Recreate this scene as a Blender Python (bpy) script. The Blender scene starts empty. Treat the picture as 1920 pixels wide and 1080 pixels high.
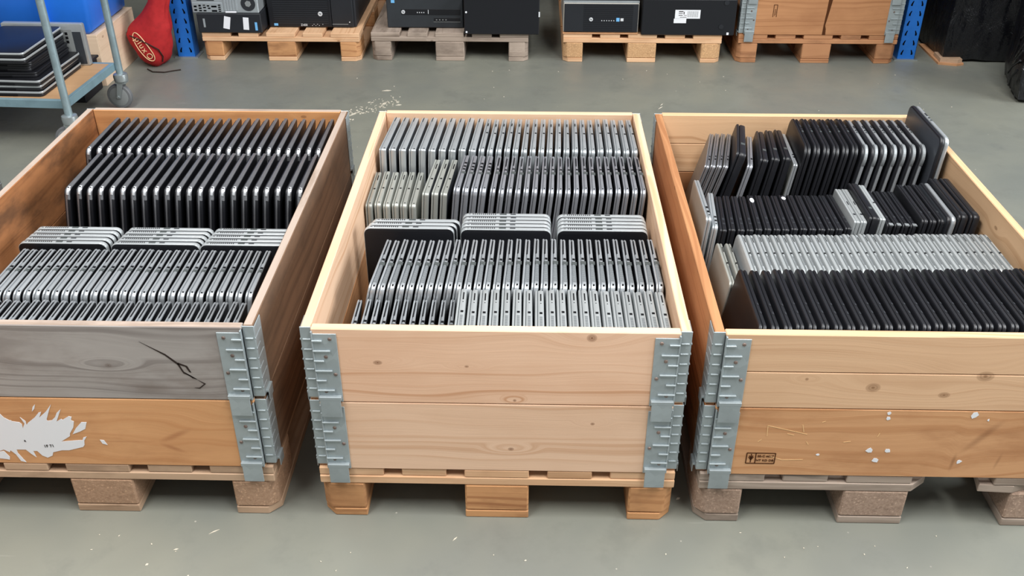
import bpy, bmesh, math, random
from mathutils import Vector, Matrix
random.seed(7)
scene = bpy.context.scene
COL = scene.collection
R = math.radians

def lin(c):
    c = c / 255.0
    return c / 12.92 if c <= 0.04045 else ((c + 0.055) / 1.055) ** 2.4
def srgb(r, g, b): return (lin(r), lin(g), lin(b), 1.0)

# ------------------------------------------------------------------ materials
class N:
    """small node-graph helper"""
    def __init__(s, name):
        s.m = bpy.data.materials.new(name); s.m.use_nodes = True
        s.t = s.m.node_tree; s.t.nodes.clear()
        s.out = s.t.nodes.new('ShaderNodeOutputMaterial')
        s.b = s.t.nodes.new('ShaderNodeBsdfPrincipled')
        s.t.links.new(s.b.outputs[0], s.out.inputs[0])
    def put(s, sock, v):
        if isinstance(v, bpy.types.NodeSocket): s.t.links.new(v, sock)
        else: sock.default_value = v
    def math(s, op, a, b=0.0, c=0.0, clamp=False):
        n = s.t.nodes.new('ShaderNodeMath'); n.operation = op; n.use_clamp = clamp
        s.put(n.inputs[0], a); s.put(n.inputs[1], b); s.put(n.inputs[2], c); return n.outputs[0]
    def comb(s, x, y, z):
        n = s.t.nodes.new('ShaderNodeCombineXYZ')
        for i, v in enumerate((x, y, z)): s.put(n.inputs[i], v)
        return n.outputs[0]
    def sep(s, v):
        n = s.t.nodes.new('ShaderNodeSeparateXYZ'); s.put(n.inputs[0], v); return n.outputs
    def coord(s, which):
        if which == 'UV':
            n = s.t.nodes.new('ShaderNodeUVMap'); n.uv_map = 'UVMap'; return n.outputs[0]
        return s.t.nodes.new('ShaderNodeTexCoord').outputs[which]
    def noise(s, vec, scale, detail=3.0, rough=0.55, dist=0.0):
        n = s.t.nodes.new('ShaderNodeTexNoise')
        s.put(n.inputs['Vector'], vec); n.inputs['Scale'].default_value = scale
        n.inputs['Detail'].default_value = detail; n.inputs['Roughness'].default_value = rough
        n.inputs['Distortion'].default_value = dist
        return n.outputs['Fac']
    def voro(s, vec, scale, rnd=1.0, dim='3D'):
        n = s.t.nodes.new('ShaderNodeTexVoronoi'); n.voronoi_dimensions = dim; s.put(n.inputs['Vector'], vec)
        n.inputs['Scale'].default_value = scale; n.inputs['Randomness'].default_value = rnd
        return n.outputs['Distance'], n.outputs['Color']
    def ramp(s, v, a, b, lo=0.0, hi=1.0):
        n = s.t.nodes.new('ShaderNodeMapRange'); n.interpolation_type = 'SMOOTHSTEP'
        s.put(n.inputs[0], v); n.inputs[1].default_value = a; n.inputs[2].default_value = b
        n.inputs[3].default_value = lo; n.inputs[4].default_value = hi; return n.outputs[0]
    def mix(s, f, a, b, mode='MIX'):
        n = s.t.nodes.new('ShaderNodeMix'); n.data_type = 'RGBA'; n.blend_type = mode
        s.put(n.inputs[0], f); s.put(n.inputs[6], a); s.put(n.inputs[7], b); return n.outputs[2]
    def bump(s, h, strength, dist=0.002):
        n = s.t.nodes.new('ShaderNodeBump'); n.inputs['Strength'].default_value = strength
        n.inputs['Distance'].default_value = dist; s.put(n.inputs['Height'], h)
        s.t.links.new(n.outputs[0], s.b.inputs['Normal'])
    def rand(s): return s.t.nodes.new('ShaderNodeObjectInfo').outputs['Random']
    def done(s, col, rough=0.5, metal=0.0, spec=0.5):
        s.put(s.b.inputs['Base Color'], col); s.put(s.b.inputs['Roughness'], rough)
        s.put(s.b.inputs['Metallic'], metal); s.b.inputs['Specular IOR Level'].default_value = spec
        return s.m

def wood(name, light, dark, knot=(112, 70, 42), knots=0.4, grain=0.75, stain=None, stain_amt=0.0, rough=0.62, kscale=3.2, cracks=0.0, kn=()):
    """kn: explicit knots (u, v, half width, half height) in board coordinates"""
    g = N(name)
    uv = g.sep(g.coord('UV')); u, v = uv[0], uv[1]
    rnd = g.math('MULTIPLY', g.rand(), 37.0)
    kd, kc = g.voro(g.comb(g.math('ADD', u, rnd), g.math('MULTIPLY', v, 1.9), 0.0), kscale, 1.0, '2D')
    krnd = g.sep(kc)
    kon = g.ramp(krnd[0], 1.0 - knots - 0.01, 1.0 - knots + 0.01)
    ksize = g.math('MULTIPLY_ADD', krnd[1], 0.030, 0.014)
    rel = g.math('DIVIDE', kd, ksize)
    kmask = g.math('MULTIPLY', g.ramp(rel, 1.15, 0.7), kon)
    swirl = g.math('MULTIPLY', g.math('MULTIPLY', g.ramp(rel, 7.0, 0.3), kon), 0.026)
    kmask = g.math('MULTIPLY', kmask, g.math('MULTIPLY_ADD', g.math('SINE', g.math('MULTIPLY', rel, 16.0)), 0.2, 0.7))
    for kk in kn:
        ku, kv, ru, rv = kk[:4]; amt = kk[4] if len(kk) > 4 else 1.0; soft = kk[5] if len(kk) > 5 else 0.72; sw = kk[6] if len(kk) > 6 else 1.0; rot = R(kk[7]) if len(kk) > 7 else 0.0
        du, dv = g.math('SUBTRACT', u, ku), g.math('SUBTRACT', v, kv)
        if rot:
            du, dv = g.math('ADD', g.math('MULTIPLY', du, math.cos(rot)), g.math('MULTIPLY', dv, math.sin(rot))), g.math('SUBTRACT', g.math('MULTIPLY', dv, math.cos(rot)), g.math('MULTIPLY', du, math.sin(rot)))
        a = g.math('DIVIDE', du, ru); b = g.math('DIVIDE', dv, rv)
        rl = g.math('SQRT', g.math('ADD', g.math('MULTIPLY', a, a), g.math('MULTIPLY', b, b)))
        m1 = g.ramp(rl, 1.1, soft, 0.0, amt)
        if soft > 0.5:
            ringed = g.math('MULTIPLY_ADD', g.math('SINE', g.math('MULTIPLY', rl, 15.0)), 0.15, 0.68)
            m1 = g.math('MULTIPLY', m1, g.math('ADD', ringed, g.ramp(rl, 0.45, 0.1, 0.0, 0.35)))
        kmask = g.math('MAXIMUM', kmask, m1)
        if sw:
            rl2 = g.math('SQRT', g.math('ADD', g.math('MULTIPLY', g.math('MULTIPLY', a, a), 0.16), g.math('MULTIPLY', b, b)))
            swirl = g.math('ADD', swirl, g.math('MULTIPLY', g.ramp(rl2, 5.0, 0.2), 0.036 * sw))
    warp = g.noise(g.comb(g.math('MULTIPLY', u, 1.3), g.math('MULTIPLY', v, 4.0), rnd), 1.0, 2.0)
    vv = g.math('ADD', g.math('ADD', v, swirl), g.math('MULTIPLY', warp, 0.11))
    band = g.noise(g.comb(g.math('MULTIPLY', u, 0.35), g.math('MULTIPLY', vv, 62.0), rnd), 1.0, 2.0, 0.5)
    fibre = g.noise(g.comb(g.math('MULTIPLY', u, 9.0), g.math('MULTIPLY', vv, 420.0), rnd), 1.0, 2.0)
    blot = g.noise(g.comb(g.math('MULTIPLY', u, 2.5), g.math('MULTIPLY', v, 6.0), rnd), 1.0, 3.0)
    zone = g.ramp(g.noise(g.comb(g.math('MULTIPLY', u, 0.8), g.math('MULTIPLY', v, 14.0), rnd), 1.0, 2.0), 0.35, 0.65, 0.35, 1.0)
    f = g.math('ADD', g.math('MULTIPLY', g.math('MULTIPLY', g.ramp(band, 0.47, 0.66), 0.85), zone), g.math('MULTIPLY', fibre, 0.22))
    f = g.math('MULTIPLY', f, grain, clamp=True)
    col = g.mix(f, srgb(*light), srgb(*dark))
    col = g.mix(g.ramp(blot, 0.4, 0.75, 0.0, 0.3), col, srgb(*dark))
    if stain:
        st = g.noise(g.comb(g.math('MULTIPLY', u, 3.0), g.math('MULTIPLY', v, 7.0), g.math('ADD', rnd, 11.0)), 1.0, 5.0, 0.65)
        col = g.mix(g.ramp(st, 0.45, 0.7, 0.0, stain_amt), col, srgb(*stain))
    col = g.mix(g.math('MULTIPLY', kmask, 0.75), col, srgb(*knot))
    if cracks:
        cr = g.noise(g.comb(g.math('MULTIPLY', u, 2.2), g.math('MULTIPLY', vv, 38.0), g.math('ADD', rnd, 5.0)), 1.0, 4.0, 0.6)
        col = g.mix(g.math('MULTIPLY', g.ramp(cr, 0.66, 0.72), cracks), col, srgb(58, 50, 44))
    tone = g.math('MULTIPLY_ADD', g.rand(), 0.14, 0.93)
    col = g.mix(1.0, col, g.comb(tone, tone, tone), 'MULTIPLY')
    g.bump(g.math('ADD', band, g.math('MULTIPLY', fibre, 0.5)), 0.25, 0.0015)
    return g.done(col, rough, 0.0, 0.3)

def plain(name, col, rough=0.5, metal=0.0, var=0.0, spec=0.5, grime=0.0, gscale=18.0):
    g = N(name); c = srgb(*col)
    out = c
    if grime:
        n = g.noise(g.coord('Object'), gscale, 4.0, 0.6)
        out = g.mix(g.ramp(n, 0.4, 0.72, 0.0, grime), out, tuple(x * 0.45 for x in c[:3]) + (1,))
    if var:
        t = g.math('MULTIPLY_ADD', g.rand(), 2 * var, 1 - var)
        out = g.mix(1.0, out, g.comb(t, t, t), 'MULTIPLY')
    return g.done(out, rough, metal, spec)

def chipboard(name, light, dark):
    g = N(name); o = g.coord('Object')
    d, c = g.voro(o, 300.0); s = g.sep(c)
    n = g.noise(o, 30.0, 4.0, 0.7)
    col = g.mix(g.math('MULTIPLY', s[0], 0.6), srgb(*light), srgb(*dark))
    col = g.mix(g.ramp(n, 0.5, 0.75, 0, 0.5), col, srgb(*[x * 0.72 for x in dark]))
    col = g.mix(g.ramp(s[1], 0.93, 0.97, 0, 0.45), col, srgb(*[min(255, x * 1.25) for x in light]))
    g.bump(g.math('ADD', s[2], n), 0.5, 0.003)
    return g.done(col, 0.85, 0.0, 0.15)

def galvanised(name, col=(168, 178, 181)):
    g = N(name); o = g.coord('Object')
    d, c = g.voro(o, 45.0); s = g.sep(c)
    n = g.noise(o, 9.0, 4.0)
    cc = g.mix(g.math('MULTIPLY', s[0], 0.35), srgb(*col), srgb(*[x * 0.8 for x in col]))
    cc = g.mix(g.ramp(n, 0.45, 0.75, 0, 0.35), cc, srgb(*[x * 0.72 for x in col]))
    return g.done(cc, 0.40, 0.4, 0.5)

def floor_material():
    g = N('painted_concrete'); o = g.coord('Object')
    big = g.noise(o, 0.9, 4.0, 0.6); mid = g.noise(o, 5.0, 5.0, 0.65); fine = g.noise(o, 90.0, 2.0)
    col = g.mix(g.ramp(big, 0.35, 0.65), srgb(127, 128, 117), srgb(112, 115, 109))
    col = g.mix(g.ramp(mid, 0.5, 0.72, 0, 0.45), col, srgb(100, 102, 95))
    col = g.mix(g.ramp(g.noise(g.comb(*[g.math('ADD', x, 9.0) for x in g.sep(o)]), 2.6, 6.0, 0.7), 0.6, 0.72, 0, 0.4), col, srgb(98, 100, 98))
    d, c = g.voro(o, 26.0); s = g.sep(c)
    speck = g.math('MULTIPLY', g.ramp(d, 0.075, 0.045), g.ramp(s[0], 0.90, 0.93))
    col = g.mix(g.math('MULTIPLY', speck, 0.55), col, srgb(196, 192, 178))
    scr = g.noise(g.comb(g.math('MULTIPLY', g.sep(o)[0], 3.0), g.math('MULTIPLY', g.sep(o)[1], 40.0), 0.0), 1.0, 3.0)
    col = g.mix(g.ramp(scr, 0.7, 0.76, 0, 0.22), col, srgb(168, 168, 160))
    g.bump(g.math('ADD', fine, g.math('MULTIPLY', mid, 2.0)), 0.06, 0.002)
    return g.done(col, g.ramp(mid, 0.3, 0.7, 0.34, 0.52), 0.0, 0.5)

def stretch_film():
    g = N('black_stretch_film'); o = g.coord('Object'); x = g.sep(o)
    w = g.noise(g.comb(g.math('MULTIPLY', x[0], 5.0), g.math('MULTIPLY', x[1], 5.0), g.math('MULTIPLY', x[2], 2.0)), 3.0, 5.0, 0.7, 1.2)
    g.bump(w, 0.9, 0.02)
    return g.done(srgb(17, 18, 22), 0.22, 0.0, 0.5)

W_LIGHT = wood('pine_light', (228, 193, 162), (194, 146, 108), knots=0.15)
W_MIDUP = wood('pine_light_knotty', (231, 193, 163), (194, 144, 108), knots=0.0, grain=0.9, kn=((0.1974, 0.1743, .011, .010), (-0.2459, 0.105, .010, .006), (0.0401, 0.010, .004, .004), (-0.0603, 0.098, .005, .003)))
W_MIDLO = wood('pine_light_plain', (232, 196, 166), (202, 156, 120), knots=0.0, kn=((0.0322, 0.0639, .007, .005), (0.2086, 0.1386, .005, .004)))
W_LIGHT2 = wood('pine_knotty', (218, 181, 142), (180, 138, 100), knots=0.3)
W_RUP = wood('pine_two_plank', (216, 178, 142), (182, 138, 102), (128, 92, 62), knots=0.0, grain=0.8, kn=((-0.0653, 0.0574, .016, .012), (0.0859, 0.0404, .013, .008), (0.1595, 0.0905, .019, .013), (-0.2061, 0.0773, .004, .004), (0.30, 0.06, .012, .010)))
W_TAN = wood('pine_tan', (190, 138, 96), (150, 100, 64), knots=0.25, stain=(150, 100, 66), stain_amt=0.4)
W_RLO = wood('pine_stamped', (208, 158, 114), (174, 118, 74), knots=0.0, stain=(158, 106, 68), stain_amt=0.55, kn=((0.195, 0.12, .07, .012, 0.5, 0.05, 0.3, 52), (0.148, 0.045, .030, .006, 0.6, 0.05, 0.2, 85), (0.245, 0.05, .03, .005, 0.4, 0.05, 0.0, 80)))
W_ORANGE = wood('pine_orange', (204, 148, 98), (168, 112, 68), knots=0.2, grain=0.5, stain=(140, 92, 58), stain_amt=0.4)
W_LLO = wood('pine_orange_stained', (214, 162, 114), (182, 124, 78), (146, 88, 54), knots=0.0, grain=0.5, stain=(158, 106, 68), stain_amt=0.35, kn=((0.195, 0.088, .050, .010, 0.65, 0.05, 0.3, 26), (0.185, 0.052, .036, .008, 0.6, 0.05, 0.2, -24), (0.08, 0.069, .10, .004, 0.35, 0.05, 0.0)))
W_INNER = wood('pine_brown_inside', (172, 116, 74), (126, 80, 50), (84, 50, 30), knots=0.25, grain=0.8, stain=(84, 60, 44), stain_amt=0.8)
W_GREY = wood('pine_weathered_grey', (170, 164, 159), (104, 96, 92), (92, 76, 66), knots=0.0, grain=0.8, stain=(118, 106, 98), stain_amt=0.5, rough=0.75, cracks=0.8, kn=((0.0887, 0.0886, .009, .006, 0.9), (0.0887, 0.0886, .026, .016, 0.3, 0.2, 0.0), (0.190, 0.088, .040, .026, 0.22, 0.1, 1.3), (0.165, 0.03, .05, .022, 0.45, 0.1, 0.0), (-0.17, 0.09, .030, .016, 0.12, 0.1, 1.0)))
W_GREYBROWN = wood('pine_weathered_brown', (128, 100, 78), (92, 70, 54), (74, 54, 40), knots=0.2, grain=0.8, stain=(92, 74, 60), stain_amt=0.7, rough=0.75, cracks=0.4)
W_RIM = wood('weathered_top_edge', (176, 160, 148), (150, 130, 114), knots=0.1, stain=(120, 102, 88), stain_amt=0.6, rough=0.75)
P_NEW = wood('pallet_pine', (224, 184, 146), (184, 136, 94), knots=0.15, stain=(160, 116, 80), stain_amt=0.4, rough=0.7)
P_BROWN = wood('pallet_brown', (196, 166, 138), (150, 118, 92), knots=0.2, stain=(120, 96, 78), stain_amt=0.6, rough=0.75)
P_OLD = wood('pallet_weathered', (172, 156, 142), (128, 112, 98), (84, 68, 54), knots=0.2, stain=(100, 88, 78), stain_amt=0.7, rough=0.8, cracks=0.5)
P_DARK = wood('pallet_reddish', (190, 138, 98), (142, 94, 62), knots=0.2, stain=(116, 80, 56), stain_amt=0.6, rough=0.75)
P_BLOCK = wood('pallet_block_pine', (206, 154, 106), (156, 104, 66), knots=0.6, grain=0.9, stain=(130, 88, 58), stain_amt=0.7, rough=0.75, kscale=5.0)
PLY = wood('pale_plywood', (226, 200, 174), (204, 174, 148), knots=0.05, grain=0.4, stain=(150, 124, 102), stain_amt=0.25)
SHELFWOOD = wood('shelf_plywood', (190, 152, 118), (160, 124, 92), knots=0.05, grain=0.5)
CHIP = chipboard('pressed_chip', (176, 144, 118), (150, 118, 94))
CHIP_L = chipboard('pressed_chip_light', (206, 166, 124), (176, 134, 94))
CHIP_G = chipboard('pressed_chip_grey', (172, 148, 130), (136, 112, 96))
PLY = wood('pale_plywood', (226, 200, 172), (204, 174, 144), (150, 116, 88), 0.1, 0.4, (140, 112, 88), 0.3)
SHELFWOOD = wood('shelf_plywood', (188, 150, 112), (160, 122, 86), (120, 88, 60), 0.1, 0.4)
GALV = galvanised('galvanised_steel')
RIVET = plain('rusty_rivet', (116, 100, 92), 0.6, 0.4, 0.3)
TUBE = galvanised('tube_steel', (150, 170, 176))
FRAMEBLUE = plain('grey_blue_enamel', (122, 150, 160), 0.45, 0.1, 0, 0.5, 0.3)
ZINC = plain('zinc', (176, 184, 186), 0.32, 0.7)
VENTL = plain('vent_shade', (104, 109, 112), 0.5, 0.3)
RUBBER = plain('grey_rubber', (104, 106, 108), 0.7)
WHEELGREY = plain('grey_plastic_hub', (128, 132, 132), 0.55)
RACKBLUE = plain('rack_blue', (30, 108, 196), 0.42, 0.0, 0, 0.5, 0.2)
BINBLUE = plain('bin_blue', (38, 118, 226), 0.4, 0.0, 0, 0.5, 0.08)
REDBAG = plain('red_fabric', (172, 40, 42), 0.75, 0.0, 0, 0.2, 0.35, 30.0)
CREAM = plain('cream_print', (232, 196, 150), 0.7)
FILM = stretch_film()
CARD = plain('cardboard', (190, 142, 104), 0.85, 0, 0, 0.1, 0.3)
PAPER = plain('white_paper', (226, 228, 232), 0.8, 0, 0, 0.2)
INK = plain('dark_ink', (52, 44, 40), 0.8, 0, 0, 0.1)
BRAND = plain('branded_mark', (76, 44, 24), 0.8, 0, 0, 0.1)
SCRATCH = plain('raw_scratch', (232, 192, 140), 0.8, 0, 0, 0.1)
STICKBLUE = plain('blue_sticker', (110, 176, 226), 0.5)
WALLM = plain('dark_wall', (34, 35, 38), 0.85, 0, 0, 0.2, 0.3, 2.0)
CHIPW = plain('pale_splinter', (214, 206, 188), 0.8, 0, 0.15, 0.1)
HOLE = plain('black_hole', (6, 7, 10), 0.9, 0, 0, 0.05)
FLOOR = floor_material()

# laptop finishes
SILVER = plain('silver_shell', (176, 182, 185), 0.33, 0.5, 0.07, 0.5, 0.12)
PALESILVER = plain('pale_silver_shell', (172, 177, 178), 0.36, 0.35, 0.06, 0.5, 0.08)
WARMSILVER = plain('warm_silver_shell', (164, 167, 161), 0.38, 0.35, 0.06, 0.5, 0.12)
GREYM = plain('grey_magnesium', (176, 181, 185), 0.30, 0.5, 0.08, 0.5, 0.15)
GUN = plain('gunmetal', (158, 161, 167), 0.28, 0.5, 0.08, 0.5, 0.2)
LIGHTEDGE = plain('brushed_pale_edge', (184, 189, 191), 0.30, 0.4, 0.05, 0.5)
GLINT = plain('painted_corner_glint', (224, 227, 230), 0.3, 0.45, 0.04)  # pale colour painting the light's highlight on laptop corners
GUN2 = plain('dark_gunmetal', (138, 139, 143), 0.27, 0.6, 0.08, 0.5, 0.25)
DARKGREY = plain('dark_grey_lid', (108, 106, 102), 0.42, 0.2, 0.06, 0.4)
BLACKP = plain('black_plastic', (30, 31, 35), 0.38, 0.0, 0.2, 0.45, 0.2, 40.0)
BLACKF = plain('black_cover', (21, 22, 26), 0.42, 0.0, 0.25, 0.4, 0.2, 25.0)
SLATE = plain('slate_cover', (62, 66, 72), 0.42, 0.2, 0.12, 0.4)
PORT = plain('port_black', (14, 15, 18), 0.6, 0, 0, 0.2)
PORTG = plain('port_grey', (98, 104, 104), 0.4, 0.5)
VENTM = plain('vent_dark', (44, 46, 50), 0.6, 0, 0, 0.2)
PCBLACK = plain('desktop_black', (32, 35, 40), 0.5, 0, 0, 0.4, 0.25, 9.0)
PCDARK = plain('desktop_black_bezel', (22, 24, 29), 0.42, 0, 0, 0.4)
STEEL = plain('desktop_steel', (176, 184, 188), 0.4, 0.5, 0, 0.5, 0.15)
LOGO = plain('logo_silver', (222, 226, 230), 0.4, 0.2)

# ------------------------------------------------------------------ mesh building
class MB:
    def __init__(s, *mats):
        s.bm = bmesh.new(); s.mats = list(mats)
    def mi(s, m):
        if m is None: return 0
        if m not in s.mats: s.mats.append(m)
        return s.mats.index(m)
    def face(s, vs, m=None):
        f = s.bm.faces.new(vs); f.material_index = s.mi(m); return f
    def box(s, lo, hi, m=None, mtx=None):
        v = []
        for z in (lo[2], hi[2]):
            for x, y in ((lo[0], lo[1]), (hi[0], lo[1]), (hi[0], hi[1]), (lo[0], hi[1])):
                p = Vector((x, y, z)); v.append(s.bm.verts.new(mtx @ p if mtx else p))
        for q in ((3, 2, 1, 0), (4, 5, 6, 7), (0, 1, 5, 4), (1, 2, 6, 5), (2, 3, 7, 6), (3, 0, 4, 7)):
            s.face([v[i] for i in q], m)
        return s
    def prism(s, pts, z0, z1, m=None, mtx=None, axis='z'):
        """pts: ccw outline; extruded along axis (z: pts are x,y; y: pts are x,z; x: pts are y,z)"""
        def P(a, b, c):
            p = Vector((a, b, c)) if axis == 'z' else Vector((a, c, b)) if axis == 'y' else Vector((c, a, b))
            return s.bm.verts.new(mtx @ p if mtx else p)
        A = [P(a, b, z0) for a, b in pts]; B = [P(a, b, z1) for a, b in pts]
        n = len(pts)
        s.face(A[::-1], m); s.face(B, m)
        for i in range(n): s.face([A[i], A[(i + 1) % n], B[(i + 1) % n], B[i]], m)
        return s
    def cyl(s, p0, p1, r0, r1=None, n=20, m=None, cap=True):
        p0, p1 = Vector(p0), Vector(p1); r1 = r0 if r1 is None else r1
        d = (p1 - p0).normalized(); a = d.orthogonal().normalized(); b = d.cross(a)
        A, B = [], []
        for i in range(n):
            t = 2 * math.pi * i / n; o = a * math.cos(t) + b * math.sin(t)
            A.append(s.bm.verts.new(p0 + o * r0)); B.append(s.bm.verts.new(p1 + o * r1))
        for i in range(n): s.face([A[i], A[(i + 1) % n], B[(i + 1) % n], B[i]], m)
        if cap: s.face(A[::-1], m); s.face(B, m)
        return s
    def lathe(s, c, axis, prof, n=28, m=None):
        """prof: list of (offset along axis, radius)"""
        c = Vector(c); d = Vector(axis).normalized(); a = d.orthogonal().normalized(); b = d.cross(a)
        rings = []
        for o, r in prof:
            rings.append([s.bm.verts.new(c + d * o + (a * math.cos(2 * math.pi * i / n) + b * math.sin(2 * math.pi * i / n)) * r) for i in range(n)])
        for A, B in zip(rings, rings[1:]):
            for i in range(n): s.face([A[i], A[(i + 1) % n], B[(i + 1) % n], B[i]], m)
        s.face(rings[0][::-1], m); s.face(rings[-1], m)
        return s
    def tube(s, pts, r, n=8, m=None):
        pts = [Vector(p) for p in pts]; rings = []
        for i, p in enumerate(pts):
            d = (pts[min(i + 1, len(pts) - 1)] - pts[max(i - 1, 0)]).normalized()
            a = d.cross(Vector((0.013, 0.021, 1))).normalized(); b = d.cross(a)
            rings.append([s.bm.verts.new(p + (a * math.cos(2 * math.pi * k / n) + b * math.sin(2 * math.pi * k / n)) * r) for k in range(n)])
        for A, B in zip(rings, rings[1:]):
            for k in range(n): s.face([A[k], A[(k + 1) % n], B[(k + 1) % n], B[k]], m)
        s.face(rings[0][::-1], m); s.face(rings[-1], m)
        return s
    def mesh(s, name, grain=None, bevel=0.0, smooth=30, off=None, rim=None):
        if bevel:
            bmesh.ops.bevel(s.bm, geom=list(s.bm.edges), offset=bevel, segments=1, affect='EDGES', clamp_overlap=True)
        bmesh.ops.recalc_face_normals(s.bm, faces=s.bm.faces)
        if grain is not None:
            uvl = s.bm.loops.layers.uv.new('UVMap'); a = 'xyz'.index(grain)
            o1, o2 = off if off else (random.uniform(0, 9), random.uniform(0, 9))
            if rim:
                ri = s.mi(rim)
                for f in s.bm.faces:
                    if f.normal.z > 0.9: f.material_index = ri
            for f in s.bm.faces:
                nn = max(range(3), key=lambda i: abs(f.normal[i]))
                if nn == a: i1, i2 = [i for i in range(3) if i != a]
                else: i1 = a; i2 = [i for i in range(3) if i not in (a, nn)][0]
                for l in f.loops: l[uvl].uv = (l.vert.co[i1] + o1, l.vert.co[i2] + o2)
        me = bpy.data.meshes.new(name); s.bm.to_mesh(me); s.bm.free()
        for m in s.mats: me.materials.append(m)
        if smooth:
            me.shade_smooth(); me.set_sharp_from_angle(angle=R(smooth))
        return me
    def obj(s, name, parent=None, **kw):
        return link(name, s.mesh(name, **kw), parent)

def link(name, me, parent=None, label=None):
    o = bpy.data.objects.new(name, me); COL.objects.link(o)
    if parent: o.parent = parent
    if label: o['label'] = label
    return o
def thing(name, label, cat, loc=(0, 0, 0), rot=(0, 0, 0), group=None):
    o = bpy.data.objects.new(name, None); COL.objects.link(o); o.empty_display_size = 0.05
    o.location = loc; o.rotation_euler = rot; tag(o, label, cat, group); return o
def tag(o, label, cat, group=None, kind=None):
    o['label'] = label; o['category'] = cat
    if group: o['group'] = group
    if kind: o['kind'] = kind
    return o
def copy_tree(o, parent=None):
    c = o.copy(); COL.objects.link(c)
    if parent: c.parent = parent
    for ch in list(o.children): copy_tree(ch, c)
    return c
_FONT_CACHE = {}
def text_mesh(body, size, mat, ext=0.0004):
    cu = bpy.data.curves.new('lettering', 'FONT'); cu.body = body; cu.size = size; cu.extrude = ext
    cu.align_x = 'CENTER'; cu.align_y = 'CENTER'
    ob = bpy.data.objects.new('lettering', cu); COL.objects.link(ob)
    dg = bpy.context.evaluated_depsgraph_get()
    me = bpy.data.meshes.new_from_object(ob.evaluated_get(dg)); me.name = 'lettering'
    bpy.data.objects.remove(ob); bpy.data.curves.remove(cu)
    me.materials.clear(); me.materials.append(mat)
    return me
def lettering(body, size, mat, parent, loc, rot=(R(90), 0, 0), name='lettering'):
    o = link(name, text_mesh(body, size, mat), parent); o.location = loc; o.rotation_euler = rot; return o

# ------------------------------------------------------------------ setting
fl = MB(FLOOR).box((-6, -4, -0.1), (7, 6.0, 0)).obj('floor'); fl['kind'] = 'structure'
wb = MB(WALLM).box((-6, 4.47, 0), (7, 4.67, 4.5)).obj('wall_back'); wb['kind'] = 'structure'

# ------------------------------------------------------------------ pallets
def corner_cut(x0, x1, y0, y1, cuts, c=0.026):
    p = []
    for (x, y, k) in ((x0, y0, 'a'), (x1, y0, 'b'), (x1, y1, 'c'), (x0, y1, 'd')):
        if k in cuts:
            sx = c if x == x0 else -c; sy = c if y == y0 else -c
            p += {'a': [(x, y + sy), (x + sx, y)], 'b': [(x + sx, y), (x, y + sy)], 'c': [(x, y + sy), (x + sx, y)], 'd': [(x + sx, y), (x, y + sy)]}[k]
        else: p.append((x, y))
    return p
def pallet(label, cx, y0, deck, block, W=0.8, group='flat wooden pallets', broken=False, block_grain='x', stringer=None, bottom=None):
    stringer = stringer or deck
    t = thing('wooden_pallet', label, 'pallet', (cx, y0 + 0.6, 0), group=group)
    D = 0.6
    w = [0.145, 0.1, 0.145, 0.1, 0.145]; gap = (W - sum(w)) / 4; x = -W / 2
    for i, ww in enumerate(w):
        fy = -D + random.uniform(0.0, 0.004)
        if broken and i == 3: fy = -D + 0.03
        m = MB(deck).box((x, fy, 0.1225), (x + ww, D, 0.144))
        m.obj('deck_board', t, grain='y', bevel=0.002); x += ww + gap
    for k, y in enumerate((-D, -0.0725, D - 0.145)):
        if broken and k == 0:
            pts = [(-W / 2, y), (0.075, y), (0.115, y + 0.03), (0.09, y + 0.06), (0.13, y + 0.1), (0.1, y + 0.145), (-W / 2, y + 0.145)]
            MB(stringer).prism(pts, 0.1003, 0.122).obj('stringer_board', t, grain='x', bevel=0.0015)
            pts = [(0.225, y + 0.004), (0.30, y), (0.33, y + 0.012), (W / 2, y + 0.006), (W / 2, y + 0.145), (0.19, y + 0.145), (0.24, y + 0.07)]
            MB(stringer).prism(pts, 0.1003, 0.1216).obj('stringer_board', t, grain='x', bevel=0.0015)
        else:
            MB(stringer).box((-W / 2, y, 0.1003), (W / 2, y + 0.145, 0.122)).obj('stringer_board', t, grain='x', bevel=0.002)
    for i, (xa, xb) in enumerate(((-W / 2, -W / 2 + 0.1), (-0.0725, 0.0725), (W / 2 - 0.1, W / 2))):
        cut = ('ad' if i == 0 else 'bc' if i == 2 else '')
        MB(bottom or deck).prism(corner_cut(xa, xb, -D, D, cut), 0, 0.0215).obj('bottom_board', t, grain='y', bevel=0.002)
        for k, y in enumerate((-D, -0.0725, D - 0.145)):
            c = '' if k == 1 else cut[0:1] if k == 0 else cut[1:2]
            MB(block).prism(corner_cut(xa, xb, y, y + 0.145, c, 0.02), 0.0218, 0.1).obj('pallet_block', t, grain=block_grain, bevel=0.004)
    return t

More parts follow.
